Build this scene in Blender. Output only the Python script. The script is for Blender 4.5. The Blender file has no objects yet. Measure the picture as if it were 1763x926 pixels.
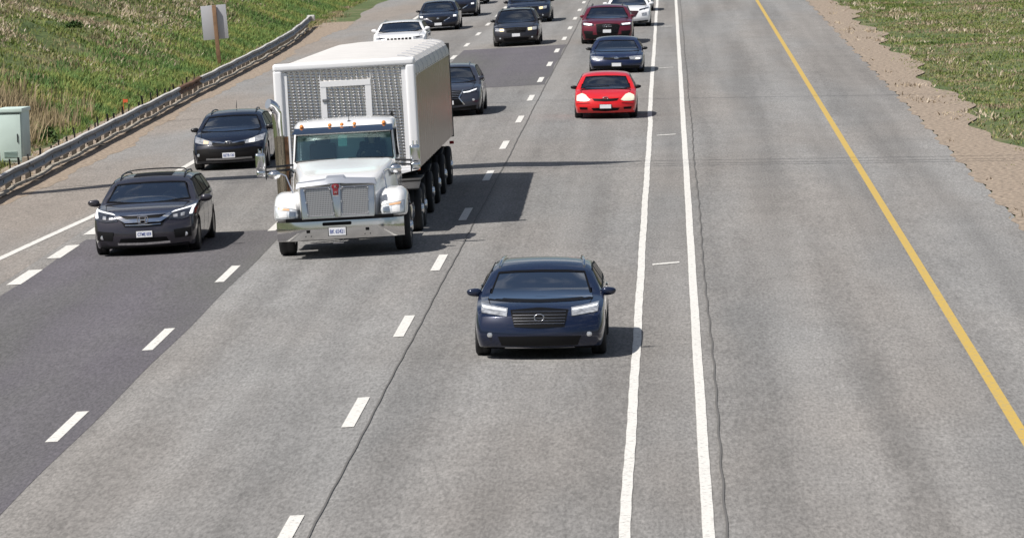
import bpy, bmesh, math, random
import numpy as np
from mathutils import Vector, Matrix
from mathutils.bvhtree import BVHTree
random.seed(7); rng = np.random.default_rng(11)
SC = bpy.context.scene; COL = SC.collection; R = math.radians

# ---------------------------------------------------------------- camera
CAM_H, PITCH, ROLL, YAW, FPX = 7.1963, .0566228, R(2.2), math.atan(.0665), 8517.4
cd = bpy.data.cameras.new('camera'); cam = bpy.data.objects.new('camera', cd); COL.objects.link(cam); SC.camera = cam
f0 = Vector((-math.sin(YAW), math.cos(YAW), 0)); r0 = Vector((math.cos(YAW), math.sin(YAW), 0)); up0 = Vector((0, 0, 1))
fw = f0*math.cos(PITCH) - up0*math.sin(PITCH); uu = up0*math.cos(PITCH) + f0*math.sin(PITCH)
Rv = r0*math.cos(ROLL) - uu*math.sin(ROLL); Uv = r0*math.sin(ROLL) + uu*math.cos(ROLL)
M = Matrix((Rv, Uv, -fw)).transposed().to_4x4(); M.translation = Vector((0, 0, CAM_H)); cam.matrix_world = M
cd.sensor_fit = 'HORIZONTAL'; cd.sensor_width = 36; cd.lens = FPX/1763*36
cd.shift_x = (881.5-600)/1763; cd.shift_y = -(463-253)/1763
cd.clip_start = 1; cd.clip_end = 6000
cd.dof.use_dof = True; cd.dof.focus_distance = 95; cd.dof.aperture_fstop = 10

# ---------------------------------------------------------------- light
SUN = Vector((-.61, -.40, 1)).normalized()
world = bpy.data.worlds.new('World'); SC.world = world; world.use_nodes = True
nt = world.node_tree; bg = nt.nodes['Background']
sky = nt.nodes.new('ShaderNodeTexSky'); sky.sky_type = 'NISHITA'; sky.sun_disc = False
sky.sun_elevation = math.asin(SUN.z); sky.sun_rotation = math.atan2(SUN.x, SUN.y); sky.dust_density = 1.5
tc = nt.nodes.new('ShaderNodeTexCoord'); mp = nt.nodes.new('ShaderNodeMapping'); mp.inputs['Scale'].default_value = (1, 1, 2.6)
nz = nt.nodes.new('ShaderNodeTexNoise'); nz.inputs['Scale'].default_value = 3.2; nz.inputs['Detail'].default_value = 7; nz.inputs['Roughness'].default_value = .58
cr = nt.nodes.new('ShaderNodeValToRGB'); cr.color_ramp.elements[0].position = .5; cr.color_ramp.elements[1].position = .66
mx = nt.nodes.new('ShaderNodeMix'); mx.data_type = 'RGBA'; mx.inputs[7].default_value = (8.5, 8.7, 9.0, 1)
L = nt.links
L.new(tc.outputs['Generated'], mp.inputs[0]); L.new(mp.outputs[0], nz.inputs['Vector']); L.new(nz.outputs[0], cr.inputs[0])
L.new(cr.outputs[0], mx.inputs[0]); L.new(sky.outputs[0], mx.inputs[6]); L.new(mx.outputs[2], bg.inputs[0]); bg.inputs[1].default_value = .062
sd = bpy.data.lights.new('sun', 'SUN'); sd.energy = 4.8; sd.angle = R(.53); sd.color = (1, .955, .89)
so = bpy.data.objects.new('sun', sd); COL.objects.link(so); so.rotation_euler = (-SUN).to_track_quat('-Z', 'Y').to_euler(); so.location = (-30, 60, 60)
SC.view_settings.view_transform = 'Standard'; SC.view_settings.look = 'None'; SC.view_settings.gamma = 1; SC.view_settings.exposure = 0.22
SC.cycles.max_bounces = 6; SC.cycles.transparent_max_bounces = 12; SC.cycles.caustics_reflective = False; SC.cycles.caustics_refractive = False

# ---------------------------------------------------------------- helpers
def kind(o, k='structure'): o['kind'] = k; return o
def tag(o, label, cat, group=None):
    o['label'] = label; o['category'] = cat
    if group: o['group'] = group
    return o
def link(o, parent=None):
    COL.objects.link(o)
    if parent: o.parent = parent
    return o
def empty(name, loc, label, cat, group=None, rot=(0, 0, 0)):
    o = bpy.data.objects.new(name, None); o.empty_display_size = .3; link(o); o.location = loc; o.rotation_euler = rot
    return tag(o, label, cat, group)

MATS = {}
def node_mat(name):
    m = bpy.data.materials.new(name); m.use_nodes = True; MATS[name] = m
    return m, m.node_tree, m.node_tree.nodes['Principled BSDF']
def mat(name, col, rough=.5, metal=0, coat=0, bump=0, bscale=30, var=0, vscale=3, spec=None, emit=None):
    if name in MATS: return MATS[name]
    m, t, b = node_mat(name)
    b.inputs['Base Color'].default_value = (*col, 1); b.inputs['Roughness'].default_value = rough; b.inputs['Metallic'].default_value = metal
    b.inputs['Coat Weight'].default_value = coat; b.inputs['Coat Roughness'].default_value = .04
    if spec is not None: b.inputs['Specular IOR Level'].default_value = spec
    c = t.nodes.new('ShaderNodeTexCoord')
    if var:
        n = t.nodes.new('ShaderNodeTexNoise'); n.inputs['Scale'].default_value = vscale; n.inputs['Detail'].default_value = 5
        r = t.nodes.new('ShaderNodeMapRange'); r.inputs[1].default_value = .3; r.inputs[2].default_value = .7; r.inputs[3].default_value = 1-var; r.inputs[4].default_value = 1+var
        v = t.nodes.new('ShaderNodeVectorMath'); v.operation = 'SCALE'; v.inputs[0].default_value = col
        t.links.new(c.outputs['Object'], n.inputs['Vector']); t.links.new(n.outputs[0], r.inputs[0]); t.links.new(r.outputs[0], v.inputs['Scale']); t.links.new(v.outputs[0], b.inputs['Base Color'])
    if bump:
        n = t.nodes.new('ShaderNodeTexNoise'); n.inputs['Scale'].default_value = bscale; n.inputs['Detail'].default_value = 4
        p = t.nodes.new('ShaderNodeBump'); p.inputs['Strength'].default_value = bump; p.inputs['Distance'].default_value = .02
        t.links.new(c.outputs['Object'], n.inputs['Vector']); t.links.new(n.outputs[0], p.inputs['Height']); t.links.new(p.outputs[0], b.inputs['Normal'])
    if emit:
        b.inputs['Emission Color'].default_value = (*emit[:3], 1); b.inputs['Emission Strength'].default_value = emit[3]
    return m
def glass(name, tint, gl=1.0, refl=(1, 1, 1)):
    if name in MATS: return MATS[name]
    m, t, b = node_mat(name); t.nodes.remove(b); out = t.nodes['Material Output']
    tr = t.nodes.new('ShaderNodeBsdfTransparent'); tr.inputs[0].default_value = (*tint, 1)
    g = t.nodes.new('ShaderNodeBsdfGlossy'); g.inputs['Roughness'].default_value = .03; g.inputs[0].default_value = (*refl, 1)
    fr = t.nodes.new('ShaderNodeFresnel'); fr.inputs[0].default_value = 1.5
    mu = t.nodes.new('ShaderNodeMath'); mu.operation = 'MULTIPLY'; mu.inputs[1].default_value = gl; mu.use_clamp = True
    s = t.nodes.new('ShaderNodeMixShader')
    t.links.new(fr.outputs[0], mu.inputs[0]); t.links.new(mu.outputs[0], s.inputs[0]); t.links.new(tr.outputs[0], s.inputs[1]); t.links.new(g.outputs[0], s.inputs[2]); t.links.new(s.outputs[0], out.inputs[0])
    return m

def mesh_obj(name, verts, faces, m, parent=None, smooth=False, mi=None):
    me = bpy.data.meshes.new(name); me.from_pydata([tuple(v) for v in verts], [], faces)
    for x in (m if isinstance(m, (list, tuple)) else [m]): me.materials.append(x)
    if mi: me.polygons.foreach_set('material_index', mi)
    if smooth: me.polygons.foreach_set('use_smooth', [True]*len(me.polygons))
    me.update(); return link(bpy.data.objects.new(name, me), parent)
def bm_obj(name, bm, m, parent=None, smooth=False, sharp=35):
    bmesh.ops.recalc_face_normals(bm, faces=bm.faces)
    me = bpy.data.meshes.new(name)
    if smooth:
        for f in bm.faces: f.smooth = True
        for e in bm.edges:
            if len(e.link_faces) == 2 and e.calc_face_angle(0) > R(sharp): e.smooth = False
    bm.to_mesh(me); bm.free()
    for x in (m if isinstance(m, (list, tuple)) else [m]): me.materials.append(x)
    return link(bpy.data.objects.new(name, me), parent)
def add_box(bm, c, s, bev=0, rot=None, seg=2):
    r = bmesh.ops.create_cube(bm, size=1); vs = r['verts']
    for v in vs: v.co = Vector((v.co.x*s[0], v.co.y*s[1], v.co.z*s[2]))
    if bev:
        es = list({e for v in vs for e in v.link_edges})
        q = bmesh.ops.bevel(bm, geom=es, offset=bev, segments=seg, profile=.6, affect='EDGES'); vs = list({v for f in q['faces'] for v in f.verts} | {v for v in vs if v.is_valid})
    M_ = Matrix.Translation(c) @ (rot.to_4x4() if rot else Matrix())
    for v in vs: v.co = M_ @ v.co
    return vs
def solid(bm, t):
    bm.normal_update(); bmesh.ops.solidify(bm, geom=list(bm.faces), thickness=t)
def add_hexa(bm, p, bev=0):          # 8 corners: bottom 4 ccw, top 4 ccw
    vs = [bm.verts.new(q) for q in p]
    for f in ((3, 2, 1, 0), (4, 5, 6, 7), (0, 1, 5, 4), (1, 2, 6, 5), (2, 3, 7, 6), (3, 0, 4, 7)): bm.faces.new([vs[i] for i in f])
    if bev:
        es = list({e for v in vs for e in v.link_edges}); bmesh.ops.bevel(bm, geom=es, offset=bev, segments=3, profile=.6, affect='EDGES')
def add_tube(bm, pts, rad, n=10, cap=True, oval=1):
    pts = [Vector(p) for p in pts]; rad = rad if isinstance(rad, (list, tuple)) else [rad]*len(pts); rings = []
    ref = Vector((0, 0, 1))
    for i, p in enumerate(pts):
        d = (pts[min(i+1, len(pts)-1)] - pts[max(i-1, 0)]).normalized()
        a = d.cross(ref) if abs(d.dot(ref)) < .95 else d.cross(Vector((0, 1, 0))); a.normalize(); b = a.cross(d).normalized()
        rings.append([bm.verts.new(p + (a*math.cos(2*math.pi*k/n) + b*math.sin(2*math.pi*k/n)*oval)*rad[i]) for k in range(n)])
    for A, B in zip(rings, rings[1:]):
        for k in range(n): bm.faces.new((A[k], A[(k+1) % n], B[(k+1) % n], B[k]))
    if cap: bm.faces.new(rings[0][::-1]); bm.faces.new(rings[-1])
def add_lathe(bm, prof, axis='X', c=(0, 0, 0), n=24, closed=False):   # prof: (r, h)
    c = Vector(c); rings = []
    for r_, h in prof:
        ring = []
        for k in range(n):
            a = 2*math.pi*k/n; u, w = r_*math.cos(a), r_*math.sin(a)
            ring.append(bm.verts.new(c + (Vector((h, u, w)) if axis == 'X' else Vector((u, h, w)) if axis == 'Y' else Vector((u, w, h)))))
        rings.append(ring)
    pairs = list(zip(rings, rings[1:])) + ([(rings[-1], rings[0])] if closed else [])
    for A, B in pairs:
        for k in range(n): bm.faces.new((A[k], A[(k+1) % n], B[(k+1) % n], B[k]))
    if not closed:
        for rr in (rings[0], rings[-1]): bm.faces.new(rr)
def interp(y, kp):
    return float(np.interp(y, [k[0] for k in kp], [k[1] for k in kp]))
def sinterp(y, kp):                 # smooth monotone-ish interpolation
    s = 0; 
    for d, w in ((-.07, .25), (0, .5), (.07, .25)): s += w*interp(y+d, kp)
    return s

XC = -4.05                           # crown of the carriageway
def gz(x): return -.02*abs(x-XC)
def tilt(x): return math.atan(.02) * (-1 if x < XC else 1)     # rotation about Y

# ---------------------------------------------------------------- surface materials
def asphalt(name, base, warm=(1, .975, .94), track=.15, grain=.35, streak=True):
    m, t, b = node_mat(name); N = t.nodes; K = t.links
    c = N.new('ShaderNodeTexCoord')
    def noise(sc, det, rough=.55, vec=(1, 1, 1)):
        q = N.new('ShaderNodeMapping'); q.inputs['Scale'].default_value = vec; K.new(c.outputs['Object'], q.inputs[0])
        n = N.new('ShaderNodeTexNoise'); n.inputs['Scale'].default_value = sc; n.inputs['Detail'].default_value = det; n.inputs['Roughness'].default_value = rough
        K.new(q.outputs[0], n.inputs['Vector']); return n.outputs[0]
    def mr(s, a, bb, lo, hi):
        r = N.new('ShaderNodeMapRange'); r.inputs[1].default_value = lo; r.inputs[2].default_value = hi; r.inputs[3].default_value = a; r.inputs[4].default_value = bb; K.new(s, r.inputs[0]); return r.outputs[0]
    def mul(a, bb):
        r = N.new('ShaderNodeMath'); r.operation = 'MULTIPLY'; K.new(a, r.inputs[0]); K.new(bb, r.inputs[1]); return r.outputs[0]
    v = mr(noise(9, 6, .75, (1, .45, 1)), 1-grain*.3, 1+grain*.3, .3, .7)                    # aggregate clumps (long-lens scale)
    v = mul(v, mr(noise(26, 3, .75, (1, .16, 1)), .68, 1.32, .32, .68))
    v = mul(v, mr(noise(.35, 4, .5), .965, 1.035, .35, .65))                              # broad tone
    v = mul(v, mr(noise(1.1, 3, .5, (1, .02, 1)), 1-track, 1+track, .35, .65))           # wheel tracks along the lanes
    if streak: v = mul(v, mr(noise(2.2, 6, .6, (1, .25, 1)), .93, 1.03, .3, .55))
    col = N.new('ShaderNodeMix'); col.data_type = 'RGBA'; col.inputs[6].default_value = (base*warm[0]*1.02, base*warm[1]*.99, base*warm[2]*.97, 1); col.inputs[7].default_value = (base*1.0, base*.985, base*.965, 1)
    K.new(mr(noise(.25, 3, .5, (1, .15, 1)), 0, 1, .4, .6), col.inputs[0])
    s = N.new('ShaderNodeVectorMath'); s.operation = 'SCALE'; K.new(col.outputs[2], s.inputs[0]); K.new(v, s.inputs['Scale']); K.new(s.outputs[0], b.inputs['Base Color'])
    b.inputs['Roughness'].default_value = .88; b.inputs['Specular IOR Level'].default_value = .25
    p = N.new('ShaderNodeBump'); p.inputs['Strength'].default_value = .35; p.inputs['Distance'].default_value = .012
    K.new(noise(45, 3), p.inputs['Height']); K.new(p.outputs[0], b.inputs['Normal'])
    return m
M_road = asphalt('asphalt', .205)
M_shoulder = asphalt('shoulder_asphalt', .225, (1.06, .97, .88), .05)
M_patch = asphalt('new_asphalt', .112, (1.0, .96, 1.10), .05, .22, False)
def line_mat(name, col):
    m, t, b = node_mat(name); N = t.nodes; K = t.links
    c = N.new('ShaderNodeTexCoord'); n = N.new('ShaderNodeTexNoise'); n.inputs['Scale'].default_value = 14; n.inputs['Detail'].default_value = 6; n.inputs['Roughness'].default_value = .7
    K.new(c.outputs['Object'], n.inputs['Vector']); r = N.new('ShaderNodeValToRGB'); e = r.color_ramp.elements
    e[0].position = .33; e[0].color = (.26, .25, .235, 1); e[1].position = .47; e[1].color = (*col, 1); K.new(n.outputs[0], r.inputs[0]); K.new(r.outputs[0], b.inputs['Base Color']); b.inputs['Roughness'].default_value = .7
    return m
M_line = line_mat('white_road_paint', (.66, .645, .61)); M_yline = line_mat('yellow_road_paint', (.50, .34, .07))
M_seal = mat('crack_sealant', (.115, .11, .105), .85)
def ground_mat():
    m, t, b = node_mat('grassy_soil'); N = t.nodes; K = t.links; c = N.new('ShaderNodeTexCoord')
    def noise(sc, det, r=.6):
        n = N.new('ShaderNodeTexNoise'); n.inputs['Scale'].default_value = sc; n.inputs['Detail'].default_value = det; n.inputs['Roughness'].default_value = r; K.new(c.outputs['Object'], n.inputs['Vector']); return n.outputs[0]
    r = N.new('ShaderNodeValToRGB'); e = r.color_ramp.elements; e[0].position = .3; e[0].color = (.05, .085, .02, 1); e[1].position = .7; e[1].color = (.17, .15, .08, 1)
    q = e.new(.5); q.color = (.09, .12, .035, 1)
    K.new(noise(.45, 7, .65), r.inputs[0])
    r2 = N.new('ShaderNodeValToRGB'); r2.color_ramp.elements[0].position = .35; r2.color_ramp.elements[0].color = (.5, .5, .5, 1); r2.color_ramp.elements[1].position = .65; r2.color_ramp.elements[1].color = (1.3, 1.3, 1.3, 1)
    K.new(noise(6, 6, .7), r2.inputs[0])
    mm = N.new('ShaderNodeMix'); mm.data_type = 'RGBA'; mm.blend_type = 'MULTIPLY'; mm.inputs[0].default_value = 1; K.new(r.outputs[0], mm.inputs[6]); K.new(r2.outputs[0], mm.inputs[7]); K.new(mm.outputs[2], b.inputs['Base Color'])
    b.inputs['Roughness'].default_value = .95; return m
M_ground = ground_mat()
M_gravel = mat('gravel', (.27, .215, .165), .95, bump=.8, bscale=22, var=.55, vscale=9)

# ---------------------------------------------------------------- terrain and road
def nz2(x, y, s): return math.sin(x*s*1.3+y*s*.7)*math.cos(y*s*1.1-x*s*.4)
def hill(x, y):
    if x > 0: return -.3 if x > 10 else gz(x)-.03
    if x > -16.9: return gz(x)-.03
    d = -16.9-x; z = gz(-16.9)-.03
    edge = min(1, d/1.8)
    s = .31*max(0, d-.6)
    z += s if s < 8 else 8 + (s-8)*.25
    z += edge*(.30*nz2(x, y, .38) + .16*nz2(x+9, y, .9) + .07*nz2(x, y+3, 2.1))*min(1, d/4)
    return z
xs = sorted(set(list(np.arange(-60, -16, .5)) + list(np.arange(-16, 14, 2.)) + [-16.9, -900, -500, -250, -120, -80, 20, 30, 60, 150, 400, 900]))
ys = list(np.arange(20, 60, 8.)) + list(np.arange(60, 330, .9)) + list(np.arange(330, 500, 12.)) + [600, 900, 1500, 2500, 4000]
ys = [-200, -50, 0] + ys
V = [(x, y, hill(x, y)) for y in ys for x in xs]; nx = len(xs)
F = [(j*nx+i, j*nx+i+1, (j+1)*nx+i+1, (j+1)*nx+i) for j in range(len(ys)-1) for i in range(nx-1)]
kind(mesh_obj('ground', V, F, M_ground, smooth=True))

def strip(name, x0, x1, y0, y1, dz, m, step=20):
    """sheet following the cross fall; x0/x1 may be functions of y"""
    fx0 = x0 if callable(x0) else (lambda y: x0); fx1 = x1 if callable(x1) else (lambda y: x1)
    n = max(1, int((y1-y0)/step)); V, F = [], []
    for j in range(n+1):
        y = y0+(y1-y0)*j/n; a, b = fx0(y), fx1(y); row = [a]
        if a < XC < b: row.append(XC)
        row.append(b); V += [(x, y, gz(x)+dz) for x in row]
    k = len(V)//(n+1)
    for j in range(n):
        for i in range(k-1): F.append((j*k+i, j*k+i+1, (j+1)*k+i+1, (j+1)*k+i))
    return V, F
def merged(name, parts, m):
    V, F = [], []
    for v, f in parts: o = len(V); V += v; F += [tuple(i+o for i in q) for q in f]
    return kind(mesh_obj(name, V, F, m))
def verge_edge(y): return -15.25 - .18*math.sin(y*.13) - .1*math.sin(y*.41) - max(0, y-235)*.012
merged('highway', [strip('', -12.4, 6.6, -100, 2500, 0, None, 2600)], M_road)
merged('paved_shoulder', [strip('', lambda y: verge_edge(y), lambda y: -12.4, 40, 1200, .002, None, 1.)], M_shoulder)
merged('gravel_verge', [strip('', lambda y: -16.95-.25*math.sin(y*.21)-.12*math.sin(y*.77)-.75*math.exp(-((y-143)/17)**2), lambda y: verge_edge(y)+.10+.05*math.sin(y*2.3)+.05*math.sin(y*.9), 40, 236, .006, None, .5)], M_gravel)
merged('median_verge', [strip('', lambda y: 6.55+.07*math.sin(y*.9)+.06*math.sin(y*2.7), lambda y: 8.1+.3*math.sin(y*.23)+.15*math.sin(y*.9), 30, 400, .004, None, .5)], M_gravel)
# repaved patches
def poly_sheet(name, pts, dz, m):
    pts = sorted(pts, key=lambda p: p[0])
    return merged(name, [([(x, y, gz(x)+dz) for x, y in pts_], [tuple(range(len(pts_)))]) for pts_ in [pts]], m)
merged('dark_asphalt_patch', [strip('', lambda y: -12.02-.02*math.sin(y*.6), lambda y: -7.9+.015*math.sin(y*.5), 40, 99.55, .004, None, 1.),
                       strip('', lambda y: -8.1, lambda y: -4.14+.03*math.sin(y*.5), 157.8, 191, .004, None, 1.)], M_patch)
# dashes
def dashes(x, y0, n, length, width, pitch):
    P = []
    for k in range(n):
        a = y0+k*pitch+random.uniform(-.12, .12); j = random.uniform(-.02, .02)
        P.append(strip('', x-width/2+j, x+width/2+j, a-length/2, a+length/2, .009, None, 9))
    return P
merged('dashed_lane_line', dashes(-4.35, 88.85-48, 32, 3.5, .165, 12.05) + dashes(-8.21, 89.1-48, 32, 3.5, .165, 11.95), M_line)
merged('short_dashed_line', [strip('', -12.25, -11.98, a, a+3.25, .009, None, 9) for a in (47.6, 53.5, 59.4, 65.3, 71.2, 77.1, 83., 89., 94.9, 100.9)], M_line)
def edge_x(y): return float(np.interp(y, [40, 88, 95.6, 100, 106.7, 113, 124.5, 149, 2000], [-16.6, -13.62, -13.25, -13.04, -12.69, -12.48, -12.29, -12.21, -12.21]))
merged('solid_edge_line', [strip('', lambda y: edge_x(y)-.09, lambda y: edge_x(y)+.09, 40, 900, .009, None, 2.)], M_line)
def wob(y, s): return .004*math.sin(y*.11+s)+.004*math.sin(y*.53+s*2)+.004*math.sin(y*2.9)
def r1(y): return -.72+wob(y, 0)-.014*math.tanh((y-137)*.8)
def r2(y): return .19+wob(y, 2)*.5
merged('solid_buffer_line', [strip('', lambda y: r1(y)-.062, lambda y: r1(y)+.062, 40, 900, .009, None, .6),
                              strip('', lambda y: r2(y)-.066, lambda y: r2(y)+.066, 40, 900, .009, None, .6)], M_line)
T = []
for k in range(12):
    a = 47.4+k*40.4; V = [(-.51, a-.22, gz(-.51)+.009), (-.03, a+.22, gz(-.03)+.009), (-.03, a+.52, gz(-.03)+.009), (-.51, a+.08, gz(-.51)+.009)]
    T.append((V, [(0, 1, 2, 3)]))
merged('buffer_tick_marks', T, M_line)
merged('yellow_edge_line', [strip('', 4.08, 4.23, 40, 900, .009, None, 2.)], M_yline)
def seam(y): return -4.1+.012*math.sin(y*.07)+.006*math.sin(y*.43)+.005*math.sin(y*2.3)
merged('crack_seam', [strip('', lambda y: seam(y)-.012, lambda y: seam(y)+.012, 40, 600, .0125, None, .5),
                      strip('', lambda y: .40+.012*math.sin(y*.2)+.01*math.sin(y*1.9)-.013, lambda y: .40+.012*math.sin(y*.2)+.01*math.sin(y*1.9)+.013, 40, 600, .0125, None, .5)], M_seal)

# ---------------------------------------------------------------- shared object materials
M_chrome = mat('chrome', (.78, .78, .79), .07, 1)
M_blackpl = mat('black_plastic', (.009, .009, .010), .5, spec=.2)
M_trim = mat('dark_trim', (.004, .004, .005), .55, spec=.15)
M_tyre = mat('tyre_rubber', (.02, .02, .021), .75, bump=.3, bscale=60)
M_rim = mat('alloy_rim', (.42, .42, .44), .28, 1)
M_darkrim = mat('dark_rim', (.06, .06, .065), .3, 1)
M_lens = mat('headlight_lens', (.50, .51, .53), .08, .5, 1, var=.45, vscale=16)
M_lensdark = mat('headlight_dark', (.05, .055, .07), .06, .5, 1, var=.5, vscale=14)
M_lit = mat('lit_lamp', (.9, .88, .8), .2, emit=(1, .93, .78, .6))
M_drl = mat('running_light', (.9, .92, .95), .2, emit=(.9, .95, 1, .25))
M_amber = mat('amber_lens', (.75, .25, .04), .25, coat=1)
M_plate = mat('licence_plate', (.80, .81, .84), .4)
M_ink = mat('plate_ink', (.05, .09, .32), .5)
M_black = mat('black_paint', (.012, .012, .014), .3)
M_seat = mat('seat_fabric', (.09, .088, .085), .85)
M_seatl = mat('pale_seat_leather', (.30, .29, .27), .6)
M_int = mat('cabin_trim', (.02, .02, .022), .8)
M_glass = glass('windscreen_glass', (.58, .66, .66), 3.6)
M_gdark = glass('tinted_side_glass', (.03, .034, .038), .55)

# ---------------------------------------------------------------- wheels
def tyre_me(r, w, big=False):
    bm = bmesh.new(); ri = r*(.62 if not big else .55)
    add_lathe(bm, [(ri, -w*.45), (r*.86, -w*.5), (r*.965, -w*.44), (r, -w*.3), (r, -w*.06), (r*.985, -w*.04), (r*.985, w*.04), (r, w*.06), (r, w*.3), (r*.965, w*.44), (r*.86, w*.5), (ri, w*.45)], n=40, closed=True)
    bmesh.ops.recalc_face_normals(bm, faces=bm.faces)
    me = bpy.data.meshes.new('wheel'); 
    for f in bm.faces: f.smooth = True
    bm.to_mesh(me); bm.free(); me.materials.append(M_tyre); return me
def rim_me(r, w, m, spokes=5, big=False):
    bm = bmesh.new(); ri = r*(.63 if not big else .56)
    add_lathe(bm, [(ri, w*.44), (ri*.93, w*.42), (ri*.9, w*.1), (ri*.9, -w*.3), (ri, -w*.44)], n=36)
    if not big:
        for k in range(spokes):
            a = 2*math.pi*k/spokes
            rot = Matrix.Rotation(a, 3, 'X')
            add_box(bm, rot @ Vector((w*.36, 0, ri*.5)), (w*.12, ri*.24, ri*.92), .008, rot)
        add_lathe(bm, [(ri*.2, w*.2), (ri*.2, w*.42), (ri*.12, w*.45)], n=16)
    else:
        add_lathe(bm, [(ri*.9, w*.1), (ri*.75, w*.2), (ri*.5, w*.22), (ri*.42, w*.55), (ri*.3, w*.62)], n=28)
        for k in range(10):
            a = 2*math.pi*k/10; add_lathe(bm, [(.018, w*.15), (.018, w*.36), (.008, w*.38)], c=(0, math.cos(a)*ri*.62, math.sin(a)*ri*.62), n=8)
    bmesh.ops.recalc_face_normals(bm, faces=bm.faces)
    me = bpy.data.meshes.new('rim')
    bm.to_mesh(me); bm.free(); me.materials.append(m); return me
WC = {}
def wheel(parent, x, y, r, w, rimm, side, big=False):
    key = (round(r, 3), round(w, 3), rimm.name, big)
    if key not in WC: WC[key] = (tyre_me(r, w, big), rim_me(r, w, rimm, 5, big))
    t, q = WC[key]
    o = link(bpy.data.objects.new('wheel', t), parent); o.location = (x, y, r-.004); o.rotation_euler = (random.uniform(0, 1), 0, 0 if side > 0 else math.pi)
    i = link(bpy.data.objects.new('rim', q), o); return o

# ---------------------------------------------------------------- car body
AS = [-1, -.975, -.88, -.7, -.45, -.2, 0, .2, .45, .7, .88, .975, 1]
CS = [-1, -.95, -.75, -.5, -.25, 0, .18, .27, .32, .36, .52, .66, .8, .93, .98, 1]
def body_pos(S, a, y, c):
    W, L_ = S['W'], S['L']; top = sinterp(y, S['top']); belt = min(top-.012, sinterp(y, S['belt']))
    zb = S.get('zb', .15) + .10*math.exp(-y/.35) *S.get('lift', .3)+ .12*math.exp(-(L_-y)/.4)
    if c <= .3: t = (c+1)/1.3; z = zb+(belt-zb)*t; f = 1-.06*(1-t)**3-.035*max(0, t-.55)**2/.2
    else:
        t = (c-.3)/.7; z = belt+(top-belt)*t
        f = .965 - S.get('tumble', .215)*max(0, (z-S['beltz'])/(S['H']-S['beltz'])) if top > S['beltz']+.03 else .965-.05*t
        if top <= S['beltz']+.12: f = .965-.06*t
    plan = interp(y, [(0, S.get('nose', .90)), (.12, .95), (.35, .985), (.8, 1), (L_-1, 1), (L_-.3, .95), (L_, .86)])
    x = a*W/2*plan*f
    roofish = min(1, max(0, (top-S['beltz'])/(S['H']-S['beltz'])))
    if c > .3: z -= t*((.028+.012*roofish)*a*a + (.012+.03*roofish)*abs(a)**14)
    k = S.get('round', .19)
    yy = y + k*abs(a)**2.6*math.exp(-y/.45)
    yy -= .22*abs(a)**3*math.exp(-(L_-y)/.4)
    zr = (z-zb)/(S['lip']-zb)
    fp = interp(zr, [(-.1, .10), (.12, .03), (.35, 0), (.6, .03), (.85, .09), (1, .16), (1.5, .3)])
    yy += fp*math.exp(-y/.5)
    return Vector((x, yy, z))
def hull(S):
    L_ = S['L']; b0, b1 = S['ws0'], S['ws1']
    st = sorted(set([0, .03, .09, .18, .3, .45, .65, .85] + [b0-.12, b0, b0+.08] + [b0+(b1-b0)*k/5 for k in range(1, 6)] + list(np.linspace(b1+.12, L_-.7, 11)) + [L_-.5, L_-.32, L_-.18, L_-.08, L_-.03, L_]))
    st = [s for i, s in enumerate(st) if i == 0 or s-st[i-1] > .02]
    na, nb, nc = len(AS), len(st), len(CS); idx = {}; verts = []; faces = []
    def vid(i, j, k):
        if (i, j, k) not in idx: idx[(i, j, k)] = len(verts); verts.append(body_pos(S, AS[i], st[j], CS[k]))
        return idx[(i, j, k)]
    for i in range(na-1):
        for j in range(nb-1):
            faces.append((vid(i, j, 0), vid(i, j+1, 0), vid(i+1, j+1, 0), vid(i+1, j, 0)))
            faces.append((vid(i, j, nc-1), vid(i+1, j, nc-1), vid(i+1, j+1, nc-1), vid(i, j+1, nc-1)))
    for i in range(na-1):
        for k in range(nc-1):
            faces.append((vid(i, 0, k), vid(i+1, 0, k), vid(i+1, 0, k+1), vid(i, 0, k+1)))
            faces.append((vid(i, nb-1, k), vid(i, nb-1, k+1), vid(i+1, nb-1, k+1), vid(i+1, nb-1, k)))
    for j in range(nb-1):
        for k in range(nc-1):
            faces.append((vid(0, j, k), vid(0, j, k+1), vid(0, j+1, k+1), vid(0, j+1, k)))
            faces.append((vid(na-1, j, k), vid(na-1, j+1, k), vid(na-1, j+1, k+1), vid(na-1, j, k+1)))
    return verts, faces
def resample(c, n):
    c = [Vector((*p, 0)) for p in c]; d = [0]
    for a, b in zip(c, c[1:]): d.append(d[-1]+(b-a).length)
    return [(float(np.interp(t, d, [p.x for p in c])), float(np.interp(t, d, [p.y for p in c]))) for t in np.linspace(0, d[-1], n)]
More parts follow.
